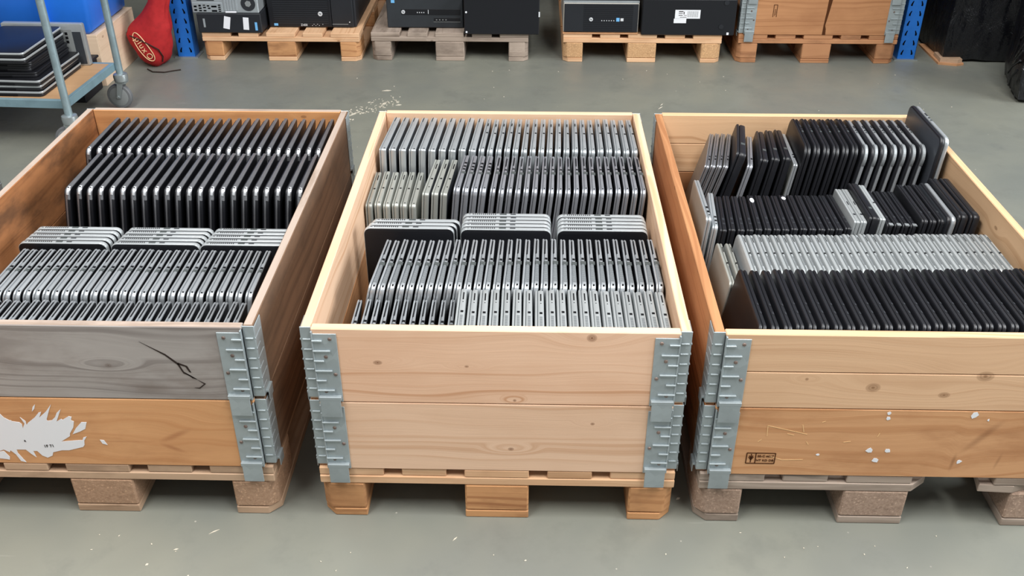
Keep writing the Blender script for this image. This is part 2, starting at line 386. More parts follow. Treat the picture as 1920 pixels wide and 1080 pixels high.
# ------------------------------------------------------------------ pallet collars
def hinge(par, sx, sy, W, D, H, last_tongue=True, rusty=False):
    """corner hinge: plate on the end board face, leaf round the side board's end, ribs, rivets"""
    X = W / 2; yf = -D / 2
    m = MB(GALV)
    def bx(x0, x1, y0, y1, z0, z1):
        a, b = sorted((sx * x0, sx * x1)); c, d = sorted((sy * y0, sy * y1)); m.box((a, c, z0), (b, d, z1))
    # sy=+1 means front (local y=-D/2 mirrored through sy)
    F = D / 2
    zt = H - 0.012
    bx(X - 0.074, X - 0.0225, F + 0.0005, F + 0.0030, 0.002, zt)            # plate on end board
    bx(X - 0.0225, X + 0.0025, F - 0.0095, F - 0.0072, 0.006, H - 0.002)     # leaf across the side board's end
    bx(X + 0.0005, X + 0.0028, F - 0.058, F - 0.0095, 0.006, H - 0.006)      # leaf on the side board
    bx(X - 0.0250, X - 0.0215, F - 0.0095, F + 0.0055, 0.004, H - 0.006)     # knuckle
    if last_tongue:
        bx(X - 0.070, X - 0.0255, F + 0.0088, F + 0.0112, -0.034, 0.012)     # tongue over what is below
        bx(X - 0.072, X - 0.0240, F + 0.0005, F + 0.0112, 0.010, 0.020)
        bx(X + 0.0060, X + 0.0082, F - 0.052, F - 0.022, -0.014, 0.008)
        bx(X + 0.0005, X + 0.0082, F - 0.054, F - 0.020, 0.007, 0.013)
    z, k = 0.032, 0
    while z < H - 0.02:
        ln = 0.034 if k % 2 == 0 else 0.019
        bx(X - 0.0250 - ln, X - 0.0225, F + 0.0025, F + 0.0072, z, z + 0.0042)
        bx(X - 0.0190, X - 0.0015, F - 0.0085, F - 0.0050, z - 0.004, z)
        bx(X + 0.002, X + 0.0040, F - 0.05 if k % 2 else F - 0.035, F - 0.006, z - 0.004, z)
        z += 0.0255; k += 1
    h = m.obj('hinge', par, bevel=0.0009)
    v = MB(RIVET)
    for k in range(4):
        zz = 0.03 + k * (H - 0.055) / 3; xx = X - 0.040 - (0.020 if k % 2 else 0.0) - 0.004 * (k % 3)
        y0, y1 = sy * (F + 0.0028), sy * (F + 0.0052)
        v.cyl((sx * xx, y0, zz), (sx * xx, y1, zz), 0.0045, 0.003, 10)
    v.obj('rivet', h)
    return h
def collar(label, cx, y0, z0, mats, W=0.8, D=1.2, H=0.19, group='wooden pallet collars', split=(), fixed=True, rim=None):
    """mats: front, back, left, right"""
    t = thing('pallet_collar', label, 'pallet collar', (cx, y0 + D / 2, z0), group=group)
    X, Y = W / 2, D / 2
    hz = H - 0.0015
    def planks(lo, hi, m, grain, name, halves):
        if halves:
            zm = (lo[2] + hi[2]) / 2
            b = MB(m).box(lo, (hi[0], hi[1], zm - 0.0007)).box((lo[0], lo[1], zm + 0.0007), hi)
        else: b = MB(m).box(lo, hi)
        return b.obj(name, t, grain=grain, bevel=0.0018, off=(0.0, 0.0) if name == 'end_board' and lo[1] < 0 and fixed else None, rim=rim)
    fb = planks((-X + 0.0215, -Y, 0), (X - 0.0215, -Y + 0.021, hz), mats[0], 'x', 'end_board', 'f' in split)
    planks((-X + 0.0215, Y - 0.021, 0), (X - 0.0215, Y, hz), mats[1], 'x', 'end_board', 'b' in split)
    planks((-X, -Y + 0.010, 0), (-X + 0.0205, Y - 0.010, hz), mats[2], 'y', 'side_board', False)
    planks((X - 0.0205, -Y + 0.010, 0), (X, Y - 0.010, hz), mats[3], 'y', 'side_board', False)
    for sx in (-1, 1):
        for sy in (-1, 1): hinge(t, sx, sy, W, D, H)
    return t, fb

ZD = 0.1446
CH = 0.19
CR = {'left': (-0.901, 0.81), 'middle': (0.003, 0.8), 'right': (0.858, 0.815)}
pallet('brown pallet with pressed-chip blocks under the weathered left crate', CR['left'][0], 0.0, P_BROWN, CHIP)
pallet('light pine pallet with solid wood blocks under the middle crate', CR['middle'][0], 0.0, P_NEW, P_BLOCK, bottom=P_BLOCK)
pallet('splintered grey-brown pallet with a broken front board under the right crate', CR['right'][0], 0.0, P_OLD, CHIP_G, broken=True)
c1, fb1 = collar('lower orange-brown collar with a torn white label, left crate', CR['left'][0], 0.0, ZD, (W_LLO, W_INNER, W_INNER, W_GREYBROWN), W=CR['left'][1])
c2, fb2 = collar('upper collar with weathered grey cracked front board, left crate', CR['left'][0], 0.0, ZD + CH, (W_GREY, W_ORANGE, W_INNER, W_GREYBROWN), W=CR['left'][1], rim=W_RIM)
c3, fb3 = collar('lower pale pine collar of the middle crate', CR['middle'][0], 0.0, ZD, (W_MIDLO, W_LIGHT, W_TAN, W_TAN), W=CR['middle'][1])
c4, fb4 = collar('upper pale pine collar with one round knot, middle crate', CR['middle'][0], 0.0, ZD + CH, (W_MIDUP, W_LIGHT, W_LIGHT, W_LIGHT), W=CR['middle'][1])
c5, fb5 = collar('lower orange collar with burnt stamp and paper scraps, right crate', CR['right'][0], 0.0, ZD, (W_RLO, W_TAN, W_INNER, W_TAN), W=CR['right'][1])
c6, fb6 = collar('upper knotty collar of two-plank boards, right crate', CR['right'][0], 0.0, ZD + CH, (W_RUP, W_LIGHT2, W_TAN, W_LIGHT2), W=CR['right'][1], split='fb')
# a fourth crate at the very left, only its far corner reaches the frame
pallet('pallet of the neighbouring crate at the left edge, mostly out of view', -1.765, -0.47, P_BROWN, CHIP)
collar('lower brown collar of the neighbouring crate at the left edge', -1.765, -0.47, ZD, (W_ORANGE, W_ORANGE, W_INNER, W_ORANGE))
collar('upper orange collar of the neighbouring crate at the left edge', -1.765, -0.47, ZD + CH, (W_ORANGE, W_ORANGE, W_INNER, W_ORANGE))

# --- marks on the fronts (board faces at local y = -0.6 of their collar)
def flat(parent, name, pts, mat, y, label=None, th=0.0006):
    o = MB(mat).prism(pts, y, y - th, axis='y').obj(name, parent, smooth=0)
    if label: o['label'] = label
    return o
# torn label on the lower left board: x from the collar's centre, z from its bottom
lab = [(-0.33, 0.05), (-0.345, 0.075), (-0.325, 0.09), (-0.34, 0.12), (-0.30, 0.115), (-0.285, 0.145), (-0.262, 0.125), (-0.245, 0.155), (-0.232, 0.14), (-0.205, 0.158), (-0.1793, 0.1434), (-0.1733, 0.1332), (-0.1623, 0.1249), (-0.1597, 0.1263), (-0.1591, 0.1231), (-0.1428, 0.1206), (-0.1384, 0.115), (-0.1393, 0.1036), (-0.132, 0.117), (-0.1375, 0.1348), (-0.128, 0.1237), (-0.1285, 0.1133), (-0.124, 0.1191), (-0.1052, 0.1345), (-0.0927, 0.1487), (-0.0864, 0.1506), (-0.0949, 0.1346), (-0.0758, 0.1518), (-0.0596, 0.1724), (-0.0671, 0.1575), (-0.0801, 0.1293), (-0.0788, 0.1256), (-0.0687, 0.1276), (-0.059, 0.1372), (-0.0532, 0.1485), (-0.0419, 0.1589), (-0.049, 0.1448), (-0.0593, 0.124), (-0.0471, 0.1318), (-0.0449, 0.129), (-0.029, 0.1396), (-0.0229, 0.1379), (-0.0266, 0.1284), (-0.0209, 0.1248), (-0.0265, 0.1077), (-0.038, 0.0903), (-0.0399, 0.0826), (-0.0632, 0.0667), (-0.0232, 0.0714), (-0.0143, 0.0716), (-0.0109, 0.0793), (-0.0028, 0.0824), (-0.011, 0.0697), (-0.0129, 0.058), (-0.0173, 0.0521), (-0.0513, 0.0417), (-0.068, 0.0413), (-0.0891, 0.035), (-0.0931, 0.0251), (-0.1052, 0.0189), (-0.1159, 0.0246), (-0.1244, 0.0382), (-0.1335, 0.0381), (-0.1308, 0.0194), (-0.1391, 0.0281), (-0.1491, 0.0417), (-0.1703, 0.0413), (-0.17, 0.0314), (-0.1577, 0.0039), (-0.1688, 0.0077), (-0.1756, 0.0274), (-0.1845, 0.039), (-0.1876, 0.0331), (-0.1991, 0.0407), (-0.2093, 0.0366), (-0.222, 0.05), (-0.25, 0.028), (-0.262, 0.05), (-0.29, 0.032), (-0.3, 0.052)]
flat(fb1, 'torn_label', lab[::-1], PAPER, -0.6003, 'torn remains of a white paper label')
for pts in ([(-0.2098, 0.0346), (-0.2002, 0.0367), (-0.1915, 0.0192), (-0.1937, 0.0112), (-0.2023, 0.013), (-0.2154, 0.0147)],
            [(-0.0325, 0.0885), (-0.021, 0.1059), (-0.0051, 0.1232), (0.0068, 0.1234), (-0.0006, 0.1044), (-0.0143, 0.0965)],
            [(-0.1067, 0.1512), (-0.1018, 0.1642), (-0.0948, 0.1717), (-0.0996, 0.1587)],
            [(0.0249, 0.0733), (0.0337, 0.0725), (0.0389, 0.059), (0.0285, 0.0627)]):
    flat(fb1, 'paper_scrap', pts[::-1], PAPER, -0.6003)
lettering('1F 71', 0.0105, INK, fb1, (-0.0935, -0.6013, 0.0535), (R(90), R(-5), 0))
lettering('R', 0.007, INK, fb1, (-0.1438, -0.6013, 0.0671))
for pts in ([(0.166, 0.1514), (0.19, 0.136), (0.2152, 0.1203), (0.239, 0.0965), (0.2466, 0.0745), (0.262, 0.058), (0.272, 0.055), (0.2445, 0.071), (0.236, 0.093), (0.2140, 0.1163), (0.19, 0.134)],
            [(0.272, 0.054), (0.288, 0.0437), (0.2731, 0.0305), (0.262, 0.033), (0.2725, 0.033), (0.284, 0.0432)], [(0.236, 0.094), (0.252, 0.088), (0.258, 0.074), (0.262, 0.073), (0.256, 0.090), (0.238, 0.0985)]):
    flat(fb2, 'crack', pts, INK, -0.6002, None, 0.0005)
# burnt stamp
st = MB(BRAND)
def sbar(x0, z0, x1, z1, w=0.0011):
    d = Vector((x1 - x0, z1 - z0)).normalized() * w; nx, nz = -d.y, d.x
    st.prism([(x0 + nx, z0 + nz), (x0 - nx, z0 - nz), (x1 - nx, z1 - nz), (x1 + nx, z1 + nz)], -0.6003, -0.6008, axis='y')
sx0, sx1, sz0, sz1 = -0.304, -0.2415, 0.034, 0.0635
for a in ((sx0, sz0, sx1, sz0), (sx0, sz1, sx1, sz1), (sx0, sz0, sx0, sz1), (sx1, sz0, sx1, sz1), (sx0 + 0.020, sz0, sx0 + 0.020, sz1),
          (sx0 + 0.010, sz0 + 0.003, sx0 + 0.010, sz1 - 0.003), (sx0 + 0.010, sz0 + 0.010, sx0 + 0.005, sz0 + 0.018), (sx0 + 0.010, sz0 + 0.010, sx0 + 0.015, sz0 + 0.018), (sx0 + 0.010, sz0 + 0.015, sx0 + 0.006, sz0 + 0.022), (sx0 + 0.010, sz0 + 0.015, sx0 + 0.014, sz0 + 0.022)): sbar(*a)
st.obj('burnt_stamp', fb5, smooth=0)
lettering('SE-C 0017', 0.0084, BRAND, fb5, (-0.2625, -0.6006, 0.0545))
lettering('HT KD DB', 0.0084, BRAND, fb5, (-0.2630, -0.6006, 0.0425))
for x, z, k in ((-0.0182, 0.1797, .7), (-0.0165, 0.166, .8), (-0.0398, 0.0764, 1.1), (0.0005, 0.0762, 1.0), (-0.0216, 0.0478, 1.0), (0.16, 0.048, .9), (0.1625, 0.1776, 1.2), (-0.1498, 0.0619, .6), (0.1945, 0.1652, .5)):
    pts = [(x + k * 0.0075 * math.cos(a) * random.uniform(.5, 1.3), z + k * 0.0065 * math.sin(a) * random.uniform(.5, 1.3)) for a in (0.3, 1.2, 2.3, 3.4, 4.4, 5.5)]
    flat(fb5, 'paper_scrap', pts, PAPER, -0.6003)
for (x0, z0, x1, z1) in ((-0.2694, 0.1427, -0.2675, 0.112), (-0.2694, 0.1415, -0.182, 0.119), (-0.285, 0.096, -0.278, 0.103), (-0.225, 0.12, -0.21, 0.116), (-0.195, 0.145, -0.190, 0.125), (-0.155, 0.153, -0.148, 0.156), (-0.10, 0.098, -0.085, 0.101), (-0.175, 0.09, -0.18, 0.098), (-0.262, 0.058, -0.225, 0.045), (-0.225, 0.045, -0.18, 0.047), (-0.03, 0.115, -0.027, 0.125)):
    d = Vector((x1 - x0, z1 - z0)).normalized() * 0.0007
    sc = MB(SCRATCH); sc.prism([(x0 - d.y, z0 + d.x), (x0 + d.y, z0 - d.x), (x1 + d.y, z1 - d.x), (x1 - d.y, z1 + d.x)], -0.6003, -0.6006, axis='y')
    sc.obj('scratch', fb5, smooth=0)

# ------------------------------------------------------------------ laptops
def slab(mb, x0, x1, D, H, r, bev, m_lo, m_side, m_hi, taper=0.0, inset=0.0, ns=5):
    """rounded-rectangle slab in the YZ plane, thickness along x; x1 shrinks towards y=D by taper"""
    def outline(ins):
        rr = max(r - ins * 0.6, 0.001); p = []
        a0, a1, b0, b1 = inset + ins, D - inset - ins, inset + ins, H - inset - ins
        for cy, cz, t0 in ((a1 - rr, b1 - rr, 0), (a0 + rr, b1 - rr, 90), (a0 + rr, b0 + rr, 180), (a1 - rr, b0 + rr, 270)):
            for k in range(ns + 1):
                t = R(t0 + 90.0 * k / ns); p.append((cy + rr * math.cos(t), cz + rr * math.sin(t)))
        return p
    def X1(y): return x0 + (x1 - x0) * (1 - taper * y / D)
    rings = []
    for ins, fx in ((bev, 'lo'), (bev * 0.3, 'lo1'), (0, 'lo2'), (0, 'hi2'), (bev * 0.3, 'hi1'), (bev, 'hi')):
        ring = []
        for y, z in outline(ins):
            xx = {'lo': x0, 'lo1': x0 + bev * 0.3, 'lo2': x0 + bev, 'hi2': X1(y) - bev, 'hi1': X1(y) - bev * 0.3, 'hi': X1(y)}[fx]
            ring.append(mb.bm.verts.new((xx, y, z)))
        rings.append(ring)
    n = len(rings[0])
    mb.face(rings[0], m_lo); mb.face(rings[-1][::-1], m_hi)
    for A, B in zip(rings, rings[1:]):
        for i in range(n): mb.face([A[i], A[(i + 1) % n], B[(i + 1) % n], B[i]], m_side)

def laptop_proto(name, t, D, H, lid=0.32, r=0.014, bev=0.0022, taper=0.35, mats=(BLACKF, GUN, GUN, BLACKF), ports=(), lid_inset=0.0, cap=0.0, cap_mat=None, gap=0.0007, lid_taper=0.0, batt=0.0):
    """lid towards -x, base towards +x; y=0 is the near (hinge) edge, z=H the edge that shows. mats: lid face, lid edge, base edge, base underside"""
    root = bpy.data.objects.new(name, None); COL.objects.link(root); root.empty_display_size = 0.02
    tl = t * lid
    a = MB(); slab(a, 0, tl, D, H, r, min(bev, tl * 0.45), mats[0], mats[1], mats[1], inset=lid_inset); a.obj('lid', root, smooth=40)
    b = MB(); slab(b, tl + gap, t, D, H, r, bev, mats[2], mats[2], mats[3], taper=taper); b.obj('base', root, smooth=40)
    def px(y, f): x1 = (tl + gap) + (t - tl - gap) * (1 - taper * y / D); return tl + gap + f * (x1 - tl - gap)
    for pn, y0, y1, f, w, m in ports:
        p = MB(m); y0, y1 = y0 * D, y1 * D
        if pn == 'vent':
            y = y0
            while y < y1:
                x = px(y, f); p.box((x - w / 2, y, H - 0.002), (x + w / 2, y + 0.0026, H + 0.0004)); y += 0.0052
        elif pn == 'latch':
            p.box((px(0, f) - w / 2, -0.0004, H * y0 / D), (px(0, f) + w / 2, 0.004, H * y1 / D))
        else:
            xa, xb = px(y0, f), px(y1, f)
            v = [p.bm.verts.new(c) for c in ((xa - w / 2, y0, H - 0.002), (xa + w / 2, y0, H - 0.002), (xb + w / 2, y1, H - 0.002), (xb - w / 2, y1, H - 0.002),
                                              (xa - w / 2, y0, H + 0.0005), (xa + w / 2, y0, H + 0.0005), (xb + w / 2, y1, H + 0.0005), (xb - w / 2, y1, H + 0.0005))]
            for q in ((3, 2, 1, 0), (4, 5, 6, 7), (0, 1, 5, 4), (1, 2, 6, 5), (2, 3, 7, 6), (3, 0, 4, 7)): p.face([v[i] for i in q], m)
        p.obj(pn, root, smooth=0)
    if batt:
        MB(BLACKP).box((tl + gap + batt * (t - tl), -0.0012, 0.012), (t + 0.0003, 0.004, H - 0.030)).obj('battery', root, bevel=0.0005)
    if cap:  # painted corner highlight by default; real silver corner where cap_mat is given
        q = MB(cap_mat or GLINT); cy, cz, ro = r, H - r, r + 0.0009
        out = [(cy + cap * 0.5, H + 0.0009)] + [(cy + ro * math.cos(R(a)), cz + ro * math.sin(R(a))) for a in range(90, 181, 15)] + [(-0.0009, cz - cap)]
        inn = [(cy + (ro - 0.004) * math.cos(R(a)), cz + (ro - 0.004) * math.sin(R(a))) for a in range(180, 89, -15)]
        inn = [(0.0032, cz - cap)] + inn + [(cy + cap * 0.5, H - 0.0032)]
        q.prism(out + inn, tl + 0.0014 + (0.003 if cap < 0.01 else 0.0006), t - (0.003 if cap < 0.01 else 0.0012), axis='x'); q.obj('corner_cap_or_glint', root, bevel=0.0008, smooth=40)
    root['_t'] = t; root['_H'] = H
    return root

ORD = 'first second third fourth fifth sixth seventh eighth ninth tenth eleventh twelfth thirteenth fourteenth fifteenth sixteenth seventeenth eighteenth nineteenth twentieth'.split()
ORD += ['twenty-' + w for w in ORD[:9]] + ['thirtieth'] + ['thirty-' + w for w in ORD[:9]]
ORD[0] = 'first'
def ordl(i): return ORD[i]

used = set()
def row(proto, n, xa, xb, y0, th0, th1, label, group, ztop=None, cen=0.62, jx=0.0006, jy=0.003, jt=0.25, start=0, from_right=False, rz=(0, 0), y1=None):
    """n laptops from xa to xb (x of the base's middle at its top near corner), leaning to +x by th0..th1 degrees"""
    t, H = proto['_t'], proto['_H']; made = []
    for i in range(n):
        f = i / (n - 1) if n > 1 else 0
        th = R(th0 + (th1 - th0) * f + random.uniform(-jt, jt))
        x = xa + (xb - xa) * f + random.uniform(-jx, jx)
        if proto.name not in used: used.add(proto.name); o = proto
        else: o = copy_tree(proto)
        y = y0 if y1 is None else y0 + (y1 - y0) * f
        o.location = (x - cen * t * math.cos(th) - H * math.sin(th), y + random.uniform(-jy, jy), ZD + 0.0003 + t * math.sin(max(th, 0)))
        o.rotation_euler = (0, th, R(rz[0] + (rz[1] - rz[0]) * f))
        k = (n - 1 - i) if from_right else i
        tag(o, label.replace('#', ordl(k + start)), 'laptop', group); made.append(o)
    return made

zH = lambda z, th: (z - ZD) / math.cos(R(th))
DOT = lambda y: ('lock_slot', y, y + 0.022, 0.5, 0.0052, PORT)

# ---- left crate
p = laptop_proto('black_laptop', 0.0178, 0.252, zH(.512, 9), 0.24, 0.016, 0.0024, 0.30, (BLACKF, BLACKP, GUN2, BLACKF), (('latch', 0.30, 0.36, 0.5, 0.004, PORT), ('port', 0.035, 0.05, 0.5, 0.004, PORT)), lid_inset=0.006, cap=0.002, batt=0.42)  # cap here is a painted highlight on the near top corner
row(p, 24, -1.1926, -0.5335, 0.905, 8, 7, '# black laptop from the left in the back row, weathered left crate', 'black laptops, back row of the left crate')
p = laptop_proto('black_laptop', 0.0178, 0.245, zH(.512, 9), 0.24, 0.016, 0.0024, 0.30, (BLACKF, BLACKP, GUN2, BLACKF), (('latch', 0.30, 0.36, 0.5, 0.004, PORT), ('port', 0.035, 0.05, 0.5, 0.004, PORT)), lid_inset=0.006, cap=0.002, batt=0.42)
row(p, 22, -1.1483, -0.5330, 0.652, 10, 7, '# black laptop from the left in the second row, weathered left crate', 'black laptops, second row of the left crate')
HP = (BLACKF, GREYM, GREYM, BLACKF)
L4P = (('card_slot', .66, .905, .12, .0022, PORT), ('lock_slot', .54, .575, .5, .006, PORT), ('port', .47, .52, .55, .010, PORTG), ('audio_jack', .055, .072, .5, .0036, PORT))
p = laptop_proto('grey_laptop', 0.0166, 0.222, zH(.44, 10), 0.30, 0.018, 0.003, 0.42, HP, L4P)
row(p, 28, -1.1396 - 2 * .0226, -0.5754, 0.248, 11, 8, '# grey laptop from the right wall in the row before the front row, left crate', 'grey laptops, fourth row of the left crate', from_right=True)
p = laptop_proto('grey_laptop', 0.0145, 0.205, zH(.44, 10), 0.30, 0.016, 0.003, 0.45, HP, (('card_slot', .62, .90, .12, .0022, PORT), ('lock_slot', .44, .48, .5, .006, PORT), ('port', .36, .42, .55, .009, PORTG)))
row(p, 27, -1.1207 - .0219, -0.5736, 0.0265, 11, 8, '# grey laptop from the right wall in the front row, left crate', 'grey laptops, front row of the left crate', from_right=True)

def stack(proto, n, x0, w, yfront, pitch, where, group, dx=0.0, tilt=0.0):
    """laptops facing the camera: thickness along +y, lid to the camera; x0 = left end of the stack's front laptop"""
    names = ['frontmost', 'second', 'third', 'fourth', 'rearmost'] if n == 5 else ['frontmost', 'middle', 'rearmost']
    for k in range(n):
        if proto.name not in used: used.add(proto.name); o = proto
        else: o = copy_tree(proto)
        # local x -> +y, local y -> -x
        o.location = (x0 + w + dx * k + random.uniform(-.001, .001), yfront + pitch * k, ZD + 0.0004)
        o.rotation_euler = (0, 0, R(90))
        lab = names[k] + (' laptop from the front in ' if names[k] in ('second', 'third', 'fourth') else ' laptop of ') + where
        tag(o, lab, 'laptop', group)
STP = (('audio_jack', .905, .928, .45, .002, PORT), ('vent', .62, .875, .45, .0052, PORT), ('display_port', .50, .575, .5, .0074, PORTG), ('card_slot', .395, .455, .45, .0045, VENTM))
p = laptop_proto('pale_edged_laptop', 0.0158, 0.226, 0.2955, 0.16, 0.017, 0.0026, 0.0, (BLACKF, LIGHTEDGE, LIGHTEDGE, BLACKF), STP)
for x0, nm in ((-1.226, 'left'), (-0.9885, 'middle'), (-0.7615, 'right')):
    stack(p, 5, x0, .226, 0.487, 0.0188, 'the ' + nm + ' pale-edged upright stack in the left crate', 'pale-edged laptops facing forward, left crate', dx=0.003)

# ---- middle crate
SV = (SILVER, SILVER, SILVER, SLATE)
p = laptop_proto('silver_laptop', 0.0205, 0.245, zH(.512, 4), 0.22, 0.006, 0.002, 0.12, (SILVER, SILVER, SILVER, SLATE), (('card_slot', .86, .985, .1, .0016, PORT), ('latch', 0.55, 0.556, .5, .017, VENTM), ('audio_jack', .03, .048, .6, .0036, PORT)))
row(p, 10, -0.3508, -0.0942, 0.925, 1.4, 4.3, rz=(-3.5, -3.5), label='# boxy silver laptop from the left in the back row, middle crate', group='boxy silver laptops, back row of the middle crate')
p = laptop_proto('silver_laptop', 0.0172, 0.245, zH(.512, 6), 0.30, 0.012, 0.003, 0.25, (SILVER, SILVER, SILVER, SLATE), (('card_slot', .72, .80, .35, .003, PORT), ('lock_slot', .50, .53, .6, .0055, PORT), ('audio_jack', .06, .075, .6, .003, PORT), ('latch', 0.55, 0.556, .5, .012, VENTM)))
row(p, 19, -0.0677, 0.3700, 0.925, 4.5, 2, rz=(-3.5, 0), label='# slim silver laptop from the left in the back row, middle crate', group='slim silver laptops, back row of the middle crate')
p = laptop_proto('silver_laptop', 0.0185, 0.215, zH(.456, 2), 0.25, 0.010, 0.0035, 0.15, (WARMSILVER, WARMSILVER, WARMSILVER, WARMSILVER), (('card_slot', .72, .86, .55, .0026, PORT), ('lock_slot', .45, .48, .5, .0055, PORT), ('audio_jack', .05, .065, .5, .0035, PORT), ('latch', 0.55, 0.556, .5, .014, VENTM)))
row(p, 6, -0.3595, -0.2425, 0.688, 1.0, 1.5, rz=(0, -1), label='# short silver laptop from the left in the second row, middle crate', group='short silver laptops, second row of the middle crate')
p = laptop_proto('silver_laptop', 0.0188, 0.225, zH(.490, 5), 0.3, 0.008, 0.0025, 0.2, (WARMSILVER, WARMSILVER, WARMSILVER, SLATE), (('card_slot', .70, .84, .5, .003, PORT), ('lock_slot', .40, .43, .5, .006, PORT), ('audio_jack', .18, .20, .5, .003, PORT), ('latch', 0.55, 0.556, .5, .013, VENTM)))
row(p, 3, -0.2060, -0.1560, 0.690, 4, 4.2, rz=(-4, -4), label='# tall silver laptop from the left in the second row, middle crate', group='tall silver laptops, second row of the middle crate', jt=.1, jy=.001)
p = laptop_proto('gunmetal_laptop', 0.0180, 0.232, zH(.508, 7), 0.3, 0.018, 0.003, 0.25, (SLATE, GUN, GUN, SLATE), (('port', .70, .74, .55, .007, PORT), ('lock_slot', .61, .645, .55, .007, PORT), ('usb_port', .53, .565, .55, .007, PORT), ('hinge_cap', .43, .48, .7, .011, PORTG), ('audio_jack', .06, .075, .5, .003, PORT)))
row(p, 4, -0.1210, -0.0515, 0.680, 5.5, 6.8, rz=(-4, -3.5), label='# gunmetal laptop with three big ports from the left, second row, middle crate', group='gunmetal laptops with big ports, middle crate')
p = laptop_proto('gunmetal_laptop', 0.0148, 0.235, zH(.508, 6), 0.32, 0.018, 0.003, 0.3, (BLACKF, GUN, GUN, BLACKF), (('card_slot', .66, .88, .3, .0026, PORT), ('lock_slot', .555, .585, .5, .0055, PORT), ('display_port', .44, .50, .7, .010, PORTG), ('audio_jack', .06, .075, .5, .003, PORT)))
row(p, 19, -0.0260, 0.3715, 0.676, 7, 4, rz=(-3, 0), label='# slim gunmetal laptop from the left in the second row, middle crate', group='slim gunmetal laptops, second row of the middle crate')
p = laptop_proto('pale_edged_laptop', 0.0158, 0.228, 0.3355, 0.16, 0.017, 0.0026, 0.0, (BLACKF, LIGHTEDGE, LIGHTEDGE, BLACKF), STP)
stack(p, 3, -0.347, .228, 0.512, 0.0188, 'the short left stack of pale-edged laptops, middle crate', 'pale-edged laptops facing forward, middle crate', dx=0.006)
for x0, nm in ((-0.1035, 'central'), (0.1400, 'right')):
    stack(p, 5, x0, .228, 0.510, 0.0188, 'the ' + nm + ' pale-edged upright stack in the middle crate', 'pale-edged laptops facing forward, middle crate')
M4P = (('card_slot', .64, .91, .12, .0024, PORT), ('lock_slot', .52, .555, .5, .006, PORT), ('display_port', .43, .49, .62, .0115, PORTG), ('vent', .10, .41, .5, .0075, VENTL), ('audio_jack', .035, .052, .5, .0036, PORT))
p = laptop_proto('grey_laptop', 0.0176, 0.235, zH(.482, 7), 0.30, 0.018, 0.003, 0.45, HP, M4P)
row(p, 31, -0.2839, 0.3700, 0.238, 13, 3, rz=(-3.5, 0), label='# grey laptop from the left in the row before the front row, middle crate', group='grey laptops, fourth row of the middle crate')
p = laptop_proto('grey_laptop', 0.0145, 0.207, zH(.452, 8), 0.30, 0.016, 0.003, 0.45, HP, (('card_slot', .62, .90, .12, .0022, PORT), ('lock_slot', .50, .535, .5, .006, PORT), ('display_port', .42, .47, .6, .010, PORTG)))
row(p, 11, -0.3094, -0.0968, 0.027, 9, 6, '# slim grey laptop from the left in the front row, middle crate', 'slim grey laptops, front row of the middle crate')
p = laptop_proto('silver_laptop', 0.0212, 0.208, zH(.482, 1), 0.24, 0.014, 0.0042, 0.12, (PALESILVER, PALESILVER, PALESILVER, PALESILVER), (('card_slot', .74, .88, .5, .0028, PORT), ('audio_jack', .69, .70, .5, .0024, PORT), ('lock_slot', .49, .525, .5, .0062, PORT), ('vent', .10, .44, .5, .0060, VENTL)))
row(p, 19, -0.0742, 0.3660, 0.027, 2.5, 0.3, '# rounded silver laptop from the left in the front row, middle crate', 'rounded silver laptops, front row of the middle crate')

# ---- right crate
p = laptop_proto('slim_grey_laptop', 0.0140, 0.245, zH(.482, 15), 0.34, 0.010, 0.002, 0.1, (DARKGREY, GUN2, GUN2, SLATE), (('usb_port', .18, .22, .5, .004, PORT), ('port', .27, .30, .5, .004, PORT)))
row(p, 4, 0.575, 0.627, 0.915, 15, 15, rz=(-12, -12), label='# thin grey leaning laptop from the left, back row, right crate', group='thin grey leaning laptops, right crate', jt=0)
p = laptop_proto('black_laptop', 0.030, 0.225, zH(.512, 13), 0.3, 0.012, 0.004, 0.12, (BLACKF, BLACKP, BLACKP, BLACKF), (('port', .3, .36, .5, .012, PORTG), ('latch', .5, .56, .5, .02, VENTM)))
row(p, 1, 0.671, 0.671, 0.93, 13, 13, rz=(-10, -10), label='tall thick black laptop beside the thin grey ones, back row, right crate', group='thick black laptops, back row of the right crate', jt=0)
p = laptop_proto('gunmetal_laptop', 0.017, 0.225, zH(.475, 11), 0.4, 0.014, 0.003, 0.1, (BLACKF, GUN, GUN, BLACKF), (('usb_port', .2, .24, .5, .005, PORT),))
row(p, 1, 0.7005, 0.7005, 0.93, 11, 11, rz=(-10, -10), label='grey laptop with bright corner between two thick black ones, right crate', group='mixed laptops, back row of the right crate', jt=0)
p = laptop_proto('black_laptop', 0.0245, 0.215, zH(.492, 10), 0.3, 0.010, 0.004, 0.12, (BLACKF, BLACKP, BLACKP, BLACKF), (('port', .3, .36, .5, .010, PORTG), ('latch', .5, .56, .5, .02, VENTM)))
for i, (x, th) in enumerate(((0.7395, 9.6), (0.7735, 8.8), (0.806, 8.0))):
    row(p, 1, x, x, 0.93, th, th, rz=((-7.6, -6.1, -4.5)[i],) * 2, label=('first', 'second', 'third')[i] + ' chunky black laptop left of the rounded black row, right crate', group='chunky black laptops, back row of the right crate', jt=0)
p = laptop_proto('slim_grey_laptop', 0.0125, 0.232, zH(.475, 7.5), 0.45, 0.006, 0.0016, 0.0, (WARMSILVER, GREYM, GREYM, WARMSILVER), (('usb_port', .22, .26, .5, .004, PORT), ('port', .3, .33, .5, .004, PORT)))
row(p, 1, 0.8305, 0.8305, 0.93, 7.5, 7.5, rz=(-3, -3), label='thin grey laptop pressed against the rounded black row, right crate', group='mixed laptops, back row of the right crate', jt=0)
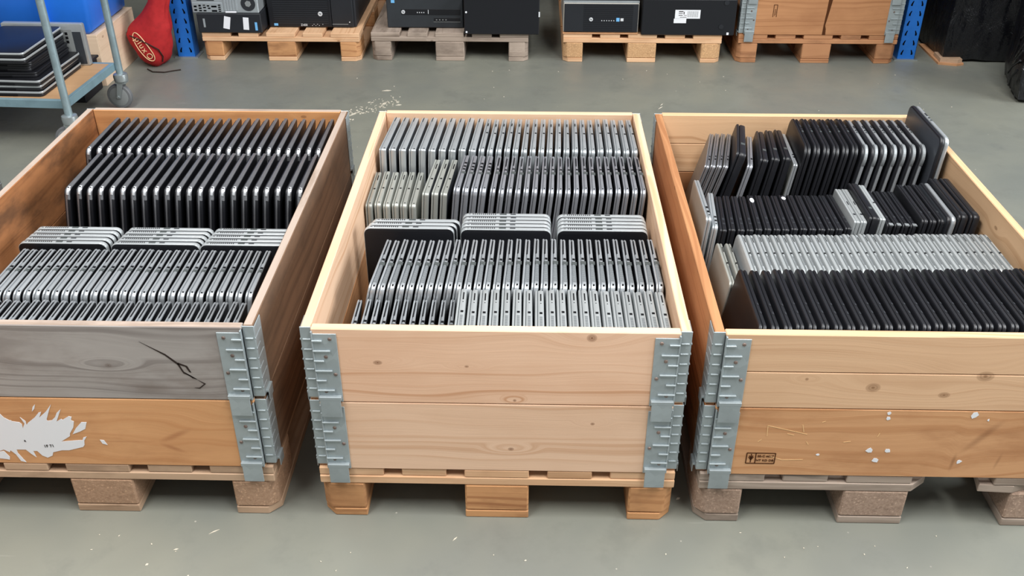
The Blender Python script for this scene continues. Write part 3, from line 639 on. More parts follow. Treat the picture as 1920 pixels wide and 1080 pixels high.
BP = (('usb_port', .50, .54, .5, .005, PORTG), ('port', .57, .60, .5, .005, VENTM), ('card_slot', .64, .72, .5, .004, VENTM), ('latch', .52, .527, .5, .016, VENTM))
p = laptop_proto('black_laptop', 0.0200, 0.245, zH(.53, 7), 0.42, 0.030, 0.0055, 0.08, (BLACKF, BLACKP, BLACKP, BLACKF), BP)
row(p, 6, 0.8580, 0.9925, 0.92, 7, 7, rz=(-3, -2), label='# rounded all-black laptop from the left in the back row, right crate', group='rounded black laptops, back row of the right crate')
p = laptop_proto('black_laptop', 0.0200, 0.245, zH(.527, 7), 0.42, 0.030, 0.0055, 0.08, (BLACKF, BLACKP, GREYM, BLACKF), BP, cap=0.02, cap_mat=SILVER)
row(p, 7, 1.0199, 1.1830, 0.92, 7, 6, rz=(-2, 0), label='# black laptop with silver front corner from the left, back row, right crate', group='black laptops with silver corners, back row of the right crate')
p = laptop_proto('black_laptop', 0.026, 0.27, zH(.572, 3.5), 0.5, 0.022, 0.005, 0.1, (SLATE, BLACKP, SILVER, BLACKF), BP[:3])
row(p, 1, 1.2230, 1.2230, 0.895, 3.5, 3.5, 'tallest laptop with grey lid rising above the right wall, right crate', 'mixed laptops, back row of the right crate', jt=0)
# second row
p = laptop_proto('silver_laptop', 0.0150, 0.235, zH(.484, 8), 0.4, 0.012, 0.0025, 0.1, (WARMSILVER, SILVER, SILVER, SILVER), (('usb_port', .15, .19, .5, .006, PORT), ('port', .25, .29, .5, .006, PORT), ('audio_jack', .08, .1, .5, .004, PORT)))
row(p, 1, 0.5290, 0.5290, 0.572, 4.5, 4.5, 'taller silver laptop against the left wall, second row, right crate', 'silver laptops, second row of the right crate', jt=0)
p = laptop_proto('silver_laptop', 0.0150, 0.205, zH(.462, 4.2), 0.35, 0.012, 0.0025, 0.1, (SILVER, SILVER, SILVER, SILVER), (('usb_port', .15, .19, .5, .006, PORT), ('port', .25, .29, .5, .006, PORT), ('audio_jack', .08, .1, .5, .004, PORT)))
row(p, 1, 0.5475, 0.5475, 0.578, 4.2, 4.2, rz=(-5, -5), label='shorter silver laptop with ports beside the black laptops, second row, right crate', group='silver laptops, second row of the right crate', jt=0)
p = laptop_proto('black_laptop', 0.0180, 0.200, zH(.448, 4), 0.32, 0.006, 0.003, 0.05, (BLACKF, BLACKP, BLACKP, BLACKF), (('usb_port', .16, .2, .5, .006, VENTM), ('port', .28, .34, .5, .006, VENTM), ('latch', .5, .56, .5, .014, VENTM)))
blk = row(p, 15, 0.5715, 0.8968, 0.585, 4, 5, rz=(-5, 0), label='# chunky black laptop from the left in the second row, right crate', group='chunky black laptops, second row of the right crate', y1=.595)
for k, yy in ((4, 0.165), (8, 0.175)):
    H_ = blk[k]['_H']
    MB(PAPER).prism([(0.010 + .006 * math.cos(a), yy + .009 * math.sin(a) * (1 if k == 8 else 1.5)) for a in (0, .8, 1.6, 2.4, 3.1, 4.0, 4.8, 5.5)], H_ + 0.0006, H_ + 0.0014).obj('white_sticker', blk[k])
p = laptop_proto('silver_laptop', 0.0160, 0.195, zH(.462, 5), 0.4, 0.005, 0.0016, 0.0, (PALESILVER, PALESILVER, PALESILVER, PALESILVER), (('card_slot', .5, .6, .5, .003, VENTM), ('usb_port', .2, .24, .5, .006, VENTM)))
row(p, 2, 0.9190, 0.9370, 0.605, 5, 5, '# small silver laptop right of the chunky black ones, second row, right crate', 'silver laptops, second row of the right crate', jt=0)
p = laptop_proto('black_laptop', 0.028, 0.21, zH(.474, 5), 0.3, 0.008, 0.004, 0.05, (BLACKF, BLACKP, BLACKP, BLACKF), (('port', .25, .3, .5, .008, PORTG),))
row(p, 1, 0.9620, 0.9620, 0.605, 5, 5, 'thick black laptop between silver laptops, second row, right crate', 'mixed laptops, second row of the right crate', jt=0)
p = laptop_proto('silver_laptop', 0.0150, 0.205, zH(.468, 5), 0.4, 0.005, 0.0016, 0.0, (PALESILVER, PALESILVER, PALESILVER, PALESILVER), (('lock_slot', .45, .48, .5, .005, PORT),))
row(p, 1, 0.9850, 0.9850, 0.61, 5, 5, 'silver laptop pressed against a thick black one, second row, right crate', 'mixed laptops, second row of the right crate', jt=0)
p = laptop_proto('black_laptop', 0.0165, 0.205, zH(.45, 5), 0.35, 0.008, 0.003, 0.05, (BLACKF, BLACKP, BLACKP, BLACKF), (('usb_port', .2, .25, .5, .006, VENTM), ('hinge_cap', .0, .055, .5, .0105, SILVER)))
row(p, 4, 1.0080, 1.0690, 0.615, 5, 5, '# black laptop with silver hinge cap from the left, second row, right crate', 'black laptops with silver hinge caps, right crate')
p = laptop_proto('black_laptop', 0.0180, 0.22, zH(.466, 5), 0.35, 0.010, 0.004, 0.05, (BLACKF, BLACKP, BLACKP, BLACKF), (('usb_port', .2, .25, .5, .006, VENTM),))
row(p, 3, 1.0935, 1.1375, 0.61, 5, 5, '# plain black laptop right of the hinge-capped ones, second row, right crate', 'plain black laptops, second row of the right crate')
p = laptop_proto('black_laptop', 0.0255, 0.225, zH(.472, 5), 0.45, 0.016, 0.005, 0.05, (SLATE, BLACKP, GREYM, BLACKF), ())
row(p, 1, 1.1635, 1.1635, 0.608, 5, 5, 'slate-lidded laptop with silver corner near the right wall, second row, right crate', 'mixed laptops, second row of the right crate', jt=0)
p = laptop_proto('black_laptop', 0.027, 0.235, zH(.478, 4), 0.3, 0.010, 0.005, 0.05, (BLACKF, BLACKP, BLACKP, BLACKF), (('port', .05, .12, .5, .012, VENTM),))
row(p, 1, 1.1915, 1.1915, 0.61, 4.5, 4.5, 'big black laptop second from the right wall, second row, right crate', 'big black laptops, second row of the right crate', jt=0)
row(p, 1, 1.2225, 1.2225, 0.61, 4, 4, 'big black laptop against the right wall, second row, right crate', 'big black laptops, second row of the right crate', jt=0)
# third row
S3 = (('card_slot', .74, .86, .45, .0018, PORT), ('lock_slot', .46, .49, .5, .0040, PORT), ('port', .18, .40, .55, .0020, VENTL))
p = laptop_proto('silver_laptop', 0.0140, 0.205, zH(.436, 6), 0.52, 0.014, 0.0042, 0.15, (WARMSILVER, WARMSILVER, WARMSILVER, SLATE), S3)
row(p, 2, 0.5540, 0.5770, 0.340, 7, 7, '# lower silver laptop at the left end of the third row, right crate', 'lower silver laptops, third row of the right crate', jt=0)
p = laptop_proto('silver_laptop', 0.0166, 0.205, zH(.456, 6), 0.58, 0.020, 0.0050, 0.15, (PALESILVER, PALESILVER, PALESILVER, SLATE), S3)
row(p, 31, 0.6080, 1.2230, 0.352, 7, 4, '# silver laptop from the left in the long third row, right crate', 'silver laptops, third row of the right crate', y1=.368)
# front row
p = laptop_proto('black_laptop', 0.0196, 0.250, zH(.482, 9), 0.45, 0.014, 0.0050, 0.10, (BLACKF, BLACKP, BLACKP, BLACKF), (('usb_port', .36, .39, .5, .004, VENTM), ('port', .22, .26, .5, .004, VENTM)))
row(p, 25, 0.5720, 1.2160, 0.082, 10, 6, '# black laptop from the left in the front row, right crate', 'black laptops, front row of the right crate', y1=.10)

# ------------------------------------------------------------------ back row: rack with pallets
YB = 3.21
P1X, P2X, P3X, P4X = -1.206, -0.349, 0.628, 1.513
pallet('light pine pallet under the silver desktop and workstation tower', P1X, 3.19, P_NEW, P_BLOCK)
pallet('weathered grey pallet under two black desktop cases', P2X, YB, P_OLD, P_OLD)
pallet('pine pallet with pressed-chip blocks under the case with white labels', P3X, YB, P_NEW, CHIP_L)
pallet('reddish pallet under the wooden collar crate in the rack', P4X, 3.22, P_DARK, P_DARK)
ca, fba = collar('lower wooden collar with dark crack on the rack pallet', P4X, 3.22, ZD, (W_TAN, W_TAN, W_TAN, W_TAN))
cb, fbb = collar('upper wooden collar on the rack pallet, cut off above', P4X, 3.22, ZD + CH, (W_TAN, W_TAN, W_TAN, W_TAN))
ms = MB(BRAND)
for x0, x1, z0, z1 in ((-0.245, -0.242, 0.09, 0.15), (-0.228, -0.225, 0.09, 0.15), (-0.245, -0.225, 0.149, 0.152), (-0.238, -0.236, 0.095, 0.13), (-0.233, -0.231, 0.1, 0.13)):
    ms.box((x0, -0.6007, z0), (x1, -0.6003, z1))
ms.obj('burnt_stamp', fba, smooth=0)
flat(fba, 'wood_crack', [(0.015, 0.002), (0.032, 0.002), (0.03, 0.03), (0.024, 0.05), (0.034, 0.12), (0.042, 0.188), (0.022, 0.188), (0.02, 0.12), (0.016, 0.05)], BRAND, -0.6002, 'dark crack running up the board', 0.0004)

def upright(label, x, y, group='blue rack uprights'):
    pass
rk = thing('pallet_rack', 'blue steel pallet rack with slotted uprights and high shelf over the desktops', 'rack', (0.14, 3.26, 0))
def post(x, y):
    w = 0.045
    b = MB(RACKBLUE)
    b.box((x - w, y, 0.006), (x + w, y + 0.003, 2.2)).box((x - w, y, 0.006), (x - w + 0.003, y + 0.07, 2.2)).box((x + w - 0.003, y, 0.006), (x + w, y + 0.07, 2.2))
    p = b.obj('upright_post', rk, bevel=0.001)
    z = 0.028
    while y < 0.5 and z < 0.5:
        for sx in (-1, 1):
            c = x + sx * 0.026; e = x + sx * 0.020
            pts = [(c - 0.0042, z), (c + 0.0042, z), (c + 0.0042, z + 0.009), (e + 0.0024, z + 0.025), (e - 0.0024, z + 0.025), (c - 0.0042, z + 0.009)]
            MB(HOLE).prism(pts, y - 0.0002, y - 0.0008, axis='y').obj('slot', p, smooth=0)
        z += 0.05
    MB(ZINC).box((x - 0.06, y - 0.012, 0), (x + 0.06, y + 0.09, 0.006)).obj('foot_plate', rk)
for xx in (-1.855, 1.855):
    post(xx, -0.03 if xx < 0 else 0.02); post(xx, 1.05)
    MB(RACKBLUE).cyl((xx, 0.06, 0.3), (xx, 1.05, 0.9), 0.014, n=8).obj('brace', rk)
for y in (0.0, 1.06): MB(plain('beam_orange', (204, 92, 30), 0.45)).box((-1.9, y + 0.08, 1.42), (1.9, y + 0.12, 1.53)).obj('load_beam', rk, bevel=0.004)
for k in range(6): MB(P_NEW).box((-1.80 + k * 0.6, 0.05, 1.531), (-1.80 + k * 0.6 + 0.58, 1.18, 1.553)).obj('shelf_board', rk, grain='x')

def badge(par, x, y, z, r=0.012):
    b = MB(LOGO); b.cyl((x, y, z), (x, y - 0.0015, z), r, n=24); o = b.obj('logo_badge', par)
    lettering('hp', r * 1.25, PCDARK, o, (x, y - 0.0019, z + r * 0.1))
    return o
def case(name, label, x0, x1, y0, y1, z0, z1, mat, cat='desktop computer', group='desktop computers on the rack pallets', bevel=0.004):
    t = thing(name, label, cat, ((x0 + x1) / 2, y0, z0), group=group)
    w, d, h = (x1 - x0), y1 - y0, z1 - z0
    MB(mat).box((-w / 2, 0, 0), (w / 2, d, h)).obj('chassis', t, bevel=bevel)
    return t, w, d, h
ZP = 0.1448
# pallet 1 : black small form factor desktop with two white stickers, silver one on top (rear to the aisle)
t, w, d, h = case('desktop_computer', 'black desktop case with two white stickers at left end of rack', -1.615, -1.292, 3.185, 3.57, ZP, ZP + 0.098, PCBLACK)
for (cx, cz, ww, hh, an) in ((-0.012, 0.052, 0.032, 0.062, 12), (0.084, 0.048, 0.028, 0.062, 4)):
    o = MB(PAPER).box((-ww / 2, -0.0008, -hh / 2), (ww / 2, 0, hh / 2)).obj('paper_sticker', t); o.location = (cx, -0.0002, cz); o.rotation_euler = (0, R(an), 0)
o = MB(STICKBLUE).box((0.128, -0.0008, 0.014), (0.140, -0.0001, 0.055)).obj('blue_sticker', t)
o = MB(STEEL).box((-0.132, -0.0010, 0.028), (-0.122, -0.0001, 0.072)).obj('lock_tab', t, bevel=.0003)
t, w, d, h = case('desktop_computer', 'silver desktop case showing its rear ports, stacked on the black one', -1.632, -1.298, 3.19, 3.575, ZP + 0.0985, ZP + 0.198, STEEL)
io = MB(STEEL).box((-w / 2 + 0.004, -0.003, 0.004), (-0.012, 0, 0.052)).obj('port_panel', t, bevel=.0008)
k = 0
for (a, b, c, e) in ((.012, .026, .012, .02), (.012, .026, .03, .038), (.036, .05, .01, .016), (.036, .05, .022, .028), (.036, .048, .034, .042), (.058, .072, .01, .016), (.058, .072, .026, .032), (.058, .07, .038, .042), (.078, .09, .034, .040), (.082, .094, .022, .028), (.1, .126, .008, .016), (.1, .126, .03, .038), (.134, .146, .008, .013), (.134, .146, .018, .023), (.134, .146, .028, .033), (.134, .146, .038, .043)):
    MB(HOLE).box((-w / 2 + a, -0.0042, c), (-w / 2 + b, -0.0029, e)).obj('rear_port', io, smooth=0)
MB(VENTM).box((-w / 2 + .03, -0.002, 0.062), (-0.05, 0.0, 0.09)).obj('power_inlet', t, bevel=.001)
b = MB(STEEL)
for q in range(5): b.box((-0.005 + q * .014, -0.003, 0.012), (0.006 + q * .014, 0, 0.09))
b.obj('slot_cover', t, bevel=.001)
b = MB(VENTM).cyl((0.118, 0.001, 0.048), (0.118, -0.002, 0.048), 0.036, n=28); f = b.obj('fan_grille', t)
MB(WHEELGREY).cyl((0.118, -0.002, 0.048), (0.118, -0.0035, 0.048), 0.016, n=6).obj('fan_hub', f)
MB(PAPER).box((0.0, -0.006, 0.003), (0.055, -0.0032, 0.011)).obj('latch', t, bevel=.0006)
# workstation tower lying on its side
t, w, d, h = case('workstation_tower', 'black workstation tower lying flat, round silver badge on its front', -1.282, -0.832, 3.295, 3.79, ZP, ZP + 0.175, PCBLACK, 'desktop computer')
fp = MB(PCDARK).box((-w / 2 + .004, -0.012, 0.003), (0.10, 0, h - .003)).obj('front_bezel', t, bevel=.003)
for z in range(12): pass
g = MB(PCBLACK)
for q in range(14): g.box((-w / 2 + .03, -0.0132, 0.02 + q * .011), (0.085, -0.0119, 0.0255 + q * .011))
g.obj('grille', fp)
MB(PCBLACK).box((0.102, -0.012, 0.003), (w / 2 - .012, 0, h - .003)).obj('drive_bay', t, bevel=.003)
MB(STEEL).box((0.104, -0.0128, 0.018), (w / 2 - .04, -0.0118, 0.020)).obj('trim_line', t)
badge(t, 0.046, -0.0136, 0.072, 0.0115)
lettering('Z400', 0.016, LOGO, t, (-0.042, -0.0140, 0.014))
MB(STICKBLUE).box((-0.196, -0.0140, 0.010), (-0.176, -0.0128, 0.022)).obj('blue_sticker', t)
for q in range(6): MB(LOGO).cyl((0.0 + q * .009 * (1 if q < 5 else 1.2), -0.013, 0.012 + (q % 2) * .006), (0.0 + q * .009 * (1 if q < 5 else 1.2), -0.0142, 0.012 + (q % 2) * .006), 0.0016, n=8).obj('status_light', t)
MB(LOGO).cyl((0.193, -0.012, 0.03), (0.193, -0.0132, 0.03), 0.003, n=10).obj('power_button', t)
# pallet 2
t, w, d, h = case('desktop_computer', 'charcoal desktop case with badge and dark port strip, weathered pallet', -0.673, -0.281, 3.30, 3.74, ZP, ZP + 0.18, PCBLACK)
fp = MB(SLATE).box((-w / 2 + .002, -0.010, 0.002), (w / 2 - .002, 0, h - .002)); fp.mats[0] = plain('bezel_charcoal', (48, 52, 56), 0.55, 0, 0, 0.3, 0.2)
fp = fp.obj('front_bezel', t, bevel=.003)
MB(PCDARK).box((-0.120, -0.0116, 0.068), (w / 2 - .015, -0.0099, 0.098)).obj('port_strip', fp, bevel=.0008)
b = MB(PCDARK).box((0.045, -0.0116, 0.034), (w / 2 - .018, -0.0099, 0.054)).obj('card_reader', fp, bevel=.0008)
MB(WHEELGREY).box((0.043, -0.0122, 0.0318), (w / 2 - .016, -0.0099, 0.0338)).obj('trim_line', fp)
for q in range(4): MB(WHEELGREY).box((0.055 + q * .016, -0.0122, 0.041), (0.062 + q * .016, -0.0115, 0.046)).obj('card_slot', b, smooth=0)
badge(t, -0.110, -0.0118, 0.083, 0.0095)
for q in range(4): MB(LOGO).box((-0.04 + q * .011, -0.0122, 0.078), (-0.036 + q * .011, -0.0115, 0.083)).obj('usb_port', fp, smooth=0)
MB(LOGO).box((0.016, -0.0122, 0.074), (0.019, -0.0115, 0.094)).obj('status_light', fp, smooth=0)
MB(STICKBLUE).box((-0.17, -0.0112, 0.128), (-0.152, -0.0099, 0.142)).obj('blue_sticker', fp, smooth=0)
t, w, d, h = case('desktop_computer', 'plain black desktop case overhanging the weathered pallet, two white dots', -0.272, 0.105, 3.19, 3.62, ZP, ZP + 0.18, PCDARK)
for z in (0.112, 0.012): MB(PAPER).cyl((-w / 2 + .012, 0.0005, z), (-w / 2 + .012, -0.0012, z), 0.005, n=10).obj('white_dot', t)
MB(LOGO).box((w / 2 - .004, -0.002, 0.09), (w / 2 + .003, 0.004, 0.115)).obj('pull_tab', t, bevel=.0006)
# pallet 3
t, w, d, h = case('desktop_computer', 'black desktop case with badge and blue stickers, light strip beneath', 0.226, 0.602, 3.215, 3.66, ZP + .008, ZP + 0.155, PCDARK)
MB(CARD).box((-w / 2 - .002, -0.006, -.0078), (w / 2, d, -.0002)).obj('base_tray', t)['label'] = 'light grey strip under the case'
t.children[-1].data.materials[0] = plain('tray_grey', (188, 184, 174), 0.6)
fp = MB(PCBLACK).box((-w / 2 + .004, -0.008, 0.004), (w / 2 - .004, 0, h - .003)).obj('front_bezel', t, bevel=.002)
g = MB(PCDARK)
for q in range(14): g.box((-w / 2 + .10, -0.009, 0.012 + q * .0094), (w / 2 - .03, -0.0078, 0.0165 + q * .0094))
g.obj('grille', fp)
badge(t, -0.050, -0.0092, 0.068, 0.0095)
MB(STICKBLUE).box((0.076, -0.0102, 0.058), (0.092, -0.0088, 0.076)).obj('blue_sticker', t, smooth=0)
MB(LOGO).box((0.097, -0.0102, 0.060), (0.112, -0.0088, 0.074)).obj('silver_sticker', t, smooth=0)
for q in range(6): MB(LOGO).box((0.002 + q * .012, -0.0102, 0.060), (0.006 + q * .012, -0.0088, 0.064)).obj('usb_port', t, smooth=0)
t, w, d, h = case('desktop_computer', 'grey-topped case stacked on the one with blue stickers', 0.226, 0.602, 3.22, 3.66, ZP + .1556, ZP + 0.25, PCBLACK)
MB(STEEL).box((-w / 2, -0.003, 0.0), (w / 2, 0.0, 0.01)).obj('edge_strip', t)
t, w, d, h = case('workstation_tower', 'black tower lying flat with two white printed labels', 0.617, 1.083, 3.20, 3.65, ZP, ZP + 0.18, PCDARK, 'desktop computer')
lb = MB(PAPER).box((-0.070, -0.0008, 0.085), (0.055, -0.0001, 0.128)).obj('printed_label', t)
g = MB(INK)
for (a, b, c, e) in ((-.052, -.030, .118, .122), (-.052, -.032, .110, .113), (-.052, -.032, .100, .103), (-.028, -.024, .106, .119), (-.045, -.012, .091, .093), (-.026, -.012, .100, .102)): g.box((a, -0.0013, c), (b, -0.0007, e))
g.obj('print', lb, smooth=0)
g = MB(WHEELGREY)
for q in range(9): g.box((-.008 + q * .0062, -0.0013, .092), (-.006 + q * .0062, -0.0007, .122))
g.obj('barcode', lb, smooth=0)
MB(PAPER).box((-0.074, -0.0008, 0.062), (-0.012, -0.0001, 0.084)).obj('printed_label', t)
for (x, z) in ((0.165, 0.045), (0.18, 0.165)): MB(PCBLACK).cyl((x, 0.0005, z), (x, -0.003, z), 0.012, n=18).obj('rubber_foot', t)
MB(PAPER).box((0.195, -0.002, 0.004), (0.206, -0.0001, 0.016)).obj('white_tab', t)

# ------------------------------------------------------------------ black-wrapped pallet loads at right
def wrapped(name, label, loc, rz, W, D, H, holder):
    t = thing(name, label, 'wrapped load', loc, (0, 0, rz), group='loads wrapped in black film')
    b = MB(FILM); nx, ny, nz = 14, 14, 16
    bm = b.bm
    rng = random.Random(len(label))
    def pt(u, v, k):
        z = 0.012 + (H - 0.012) * k / nz
        bulge = 1 + 0.015 * math.sin(9 * k / nz + u * 3)
        return Vector((u * W * 0.5 * bulge + rng.uniform(-.006, .006), v * D * 0.5 * bulge + rng.uniform(-.006, .006), z + rng.uniform(-.006, .006)))
    ring_uv = []
    for i in range(nx): ring_uv.append((-1 + 2 * i / nx, -1))
    for i in range(ny): ring_uv.append((1, -1 + 2 * i / ny))
    for i in range(nx): ring_uv.append((1 - 2 * i / nx, 1))
    for i in range(ny): ring_uv.append((-1, 1 - 2 * i / ny))
    rings = []
    for k in range(nz + 1):
        s = 1.0 if k else 0.97
        rings.append([bm.verts.new(pt(u * s, v * s, k)) for u, v in ring_uv])
    n = len(ring_uv)
    for A, B in zip(rings, rings[1:]):
        for i in range(n): b.face([A[i], A[(i + 1) % n], B[(i + 1) % n], B[i]])
    b.face(rings[0][::-1]); b.face(rings[-1])
    b.obj('stretch_film', t, smooth=60)
    if holder:
        pts = [(-W / 2 - .01, -D / 2 + .30), (-W / 2 - .016, -D / 2 - .012), (-W / 2 + .07, -D / 2 - .035), (-W / 2 + .11, -D / 2 - .02), (-W / 2 + .11, -D / 2 + .30)]
        o = MB(CARD).prism([(a, c) for a, c in pts], 0, 0.010).obj('cardboard_base', t); o['label'] = 'brown cardboard edge sticking out at the bottom'
        MB(P_BROWN).prism([(-W / 2 - .006, -D / 2 - .004), (-W / 2 + .075, -D / 2 - .026), (-W / 2 + .10, -D / 2 - .016), (-W / 2 + .10, -D / 2 + .1), (-W / 2 - .002, -D / 2 + .1)], 0.0102, 0.03).obj('pallet_corner', t, grain='x')
    else:
        f = MB(FILM)
        for k in range(9):
            a = k * 0.045
            f.tube([(-W / 2 - .012 - .01 * math.sin(k * 2.1), -D / 2 + .10 + .05 * math.sin(k), 0.05 + a), (-W / 2 - .02, -D / 2 + .06 + .03 * math.sin(k * 1.7), 0.10 + a), (-W / 2 - .01, -D / 2 + .02, 0.15 + a)], 0.005, 6)
        f.obj('loose_film', t, smooth=60)
    return t
wrapped('wrapped_pallet_load', 'tall black-wrapped pallet load beside the right rack upright', (2.665, 3.80, 0), 0, 1.02, 1.15, 1.5, True)
wrapped('wrapped_pallet_load', 'black-wrapped load at the right edge with a loose fold of film', (2.85, 2.747, 0), R(-14), 1.05, 0.40, 1.3, False)

# ------------------------------------------------------------------ left: trolley, box, bin, bag
tr = thing('platform_trolley', 'grey tube trolley with wooden shelf carrying stacked laptops', 'trolley', (-1.80, 2.02, 0), (0, 0, R(-3)))
DZ = 0.212
MB(SHELFWOOD).box((-0.98, 0.055, DZ - 0.004), (-0.030, 0.485, DZ)).obj('shelf', tr, grain='x')
fr = MB(FRAMEBLUE)
fr.box((-1.0, 0.035, DZ - 0.034), (-0.012, 0.055, DZ)).box((-1.0, 0.485, DZ - 0.034), (-0.012, 0.505, DZ)).box((-0.030, 0.055, DZ - 0.034), (-0.012, 0.485, DZ)).box((-1.0, 0.055, DZ - 0.034), (-0.982, 0.485, DZ))
fr.obj('shelf_frame', tr, bevel=.001)
for px_ in (0.0, -1.0):
    for py_ in (0.012, 0.508):
        MB(TUBE).cyl((px_, py_, 0.155), (px_, py_, 1.5), 0.0155, n=20).obj('post', tr)
        MB(ZINC).lathe((px_, py_, 0.128), (0, 0, 1), [(0, 0.014), (0.002, 0.030), (0.022, 0.032), (0.032, 0.030), (0.036, 0.018)]).obj('foot_cup', tr)
        cs = MB(ZINC)
        for s in (-1, 1):
            cs.prism([(px_ - 0.014, 0.128), (px_ + 0.014, 0.128), (px_ - 0.012, 0.050), (px_ - 0.030, 0.050)][::-1], py_ + s * 0.019 - 0.0015, py_ + s * 0.019 + 0.0015, axis='y')
        cs.cyl((px_ - 0.022, py_ - 0.024, 0.057), (px_ - 0.022, py_ + 0.024, 0.057), 0.006, n=10)
        cs.box((px_ - 0.022, py_ - 0.021, 0.118), (px_ + 0.022, py_ + 0.021, 0.128))
        c = cs.obj('caster', tr)
        cx_ = px_ - 0.022
        MB(RUBBER).lathe((cx_, py_ - 0.014, 0.0565), (0, 1, 0), [(0, 0.045), (0.001, 0.053), (0.006, 0.0562), (0.022, 0.0562), (0.027, 0.053), (0.028, 0.045)], 32).obj('wheel', c)
        MB(WHEELGREY).lathe((cx_, py_ - 0.0155, 0.0565), (0, 1, 0), [(0, 0.040), (0.001, 0.043), (0.030, 0.043), (0.031, 0.040)], 32).obj('wheel_hub', c)
    MB(TUBE).cyl((px_, 0.0, 1.5), (px_, 0.52, 1.5), 0.0155, n=16).obj('cross_tube', tr)

# stacked laptops on the trolley shelf (lying flat, lids up)
def flat_laptop(name, w, d, t, edge, top, label):
    root = thing(name, label, 'laptop', group='laptops stacked on the trolley')
    def sl(z0, z1, m, inset, nm, e):
        b = MB(); n0 = MB()
        slab(b, 0, z1 - z0, d - 2 * inset, w - 2 * inset, 0.018, min(0.0025, (z1 - z0) * .4), m, e, m)
        me = b.mesh(nm, smooth=40)
        # slab lies in YZ; swing it flat: x->z, z->x
        me.transform(Matrix(((0, 0, 1, -w / 2 + inset), (0, 1, 0, -d / 2 + inset), (1, 0, 0, z0), (0, 0, 0, 1))))
        me.flip_normals()
        return link(nm, me, root)
    sl(0, t * 0.58, BLACKP, 0.002, 'base', BLACKP); sl(t * 0.60, t, top, 0, 'lid', edge)
    MB(PORT).box((-w * .3, -d / 2 - .0006, t * .15), (w * .1, -d / 2 + .004, t * .4)).obj('front_strip', root)
    return root
zs = DZ + 0.0004
NAMES = ['bottom', 'second from bottom', 'third from bottom', 'fourth from bottom', 'fifth from bottom', 'sixth from bottom', 'second from top', 'top']
for i, (w, d, tt, e, dx, dy, rz) in enumerate(((.27, .375, .0225, LIGHTEDGE, 0, 0, 0), (.27, .375, .0225, LIGHTEDGE, -.006, .004, 1), (.268, .372, .0225, LIGHTEDGE, .004, -.002, -1), (.255, .34, .021, BLACKP, -.022, .012, 2),
                                               (.25, .33, .021, BLACKP, -.03, .02, -2), (.25, .33, .019, BLACKP, -.03, .012, 1), (.262, .36, .022, LIGHTEDGE, -.040, .004, 0), (.262, .362, .022, LIGHTEDGE, -.045, .006, 1))):
    o = flat_laptop('laptop', w, d, tt, e, BLACKF, NAMES[i] + ' laptop lying in the stack on the trolley shelf')
    o.location = (-2.045 + dx, 2.285 + dy, zs); o.rotation_euler = (0, 0, R(rz - 2)); zs += tt + 0.0008
# upright silver laptop behind the stack: underside towards the camera
t = thing('silver_laptop', 'silver laptop standing upright behind the laptop stack on the trolley', 'laptop', (-1.905, 2.482, DZ + .0004), (0, 0, R(-2)))
b = MB(); slab(b, 0, 0.026, 0.36, 0.185, 0.008, 0.003, SILVER, SILVER, SLATE)
me = b.mesh('base', smooth=40); me.transform(Matrix(((0, -1, 0, 0.03), (1, 0, 0, 0), (0, 0, 1, 0), (0, 0, 0, 1)))); link('base', me, t)
MB(SLATE).box((-0.27, -0.0012, 0.008), (0.018, 0.0004, 0.150)).obj('bottom_cover', t)
ip = MB(WHEELGREY).box((-0.075, -0.0022, 0.05), (-0.02, -0.001, 0.160)).obj('port_plate', t)
for q in range(3): MB(PORT).box((-0.052 , -0.003, 0.10 + q * .018), (-0.04, -0.002, 0.112 + q * .018)).obj('port', ip, smooth=0)
# dark bin under the trolley
t = thing('black_bin', 'black box on the floor beneath the trolley shelf', 'bin', (-2.22, 2.68, 0))
MB(PCDARK).box((-0.24, -0.1, 0), (0.24, 0.1, 0.15)).obj('body', t, bevel=.004)
MB(PCBLACK).box((-0.25, -0.105, 0.1502), (0.25, 0.105, 0.162)).obj('lid', t, bevel=.003)

# pale wooden box with a blue bin on it
t = thing('wooden_box', 'pale plywood box on the floor under the blue bin', 'box', (-2.36, 3.04, 0), group=None)
bw, bd, bh = 0.39, 0.235, 0.235
MB(PLY).box((-bw, -bd, 0), (bw, -bd + .015, bh)).obj('side_panel', t, grain='x', bevel=.001)
MB(PLY).box((-bw, bd - .015, 0), (bw, bd, bh)).obj('side_panel', t, grain='x', bevel=.001)
MB(PLY).box((bw - .015, -bd + .0155, 0), (bw, bd - .0155, bh)).obj('end_panel', t, grain='y', bevel=.001)
MB(PLY).box((-bw, -bd + .0155, 0), (-bw + .015, bd - .0155, bh)).obj('end_panel', t, grain='y', bevel=.001)
MB(PLY).box((-bw, -bd, bh + .0003), (bw, bd, bh + .012)).obj('lid', t, grain='x', bevel=.001)
t = thing('blue_bin', 'large bright blue plastic bin standing on the plywood box', 'bin', (-2.36, 3.03, 0.2477))
def frus(b, x0, y0, x1, y1, z0, z1, m):
    A = [b.bm.verts.new((sx * x0, sy * y0, z0)) for sx, sy in ((-1, -1), (1, -1), (1, 1), (-1, 1))]
    B = [b.bm.verts.new((sx * x1, sy * y1, z1)) for sx, sy in ((-1, -1), (1, -1), (1, 1), (-1, 1))]
    b.face(A[::-1], m); b.face(B, m)
    for i in range(4): b.face([A[i], A[(i + 1) % 4], B[(i + 1) % 4], B[i]], m)
b = MB(BINBLUE); frus(b, 0.37, 0.225, 0.41, 0.25, 0, 0.5, BINBLUE); b.obj('body', t, bevel=.018, smooth=50)
b = MB(BINBLUE).box((-0.43, -0.27, 0.50), (0.43, 0.27, 0.54)).obj('rim', t, bevel=.006)
b = MB(BINBLUE)
for x in (-0.2, 0.18): b.box((x, -0.262, 0.03), (x + .012, -0.22, 0.49))
b.obj('rib', t, bevel=.002)

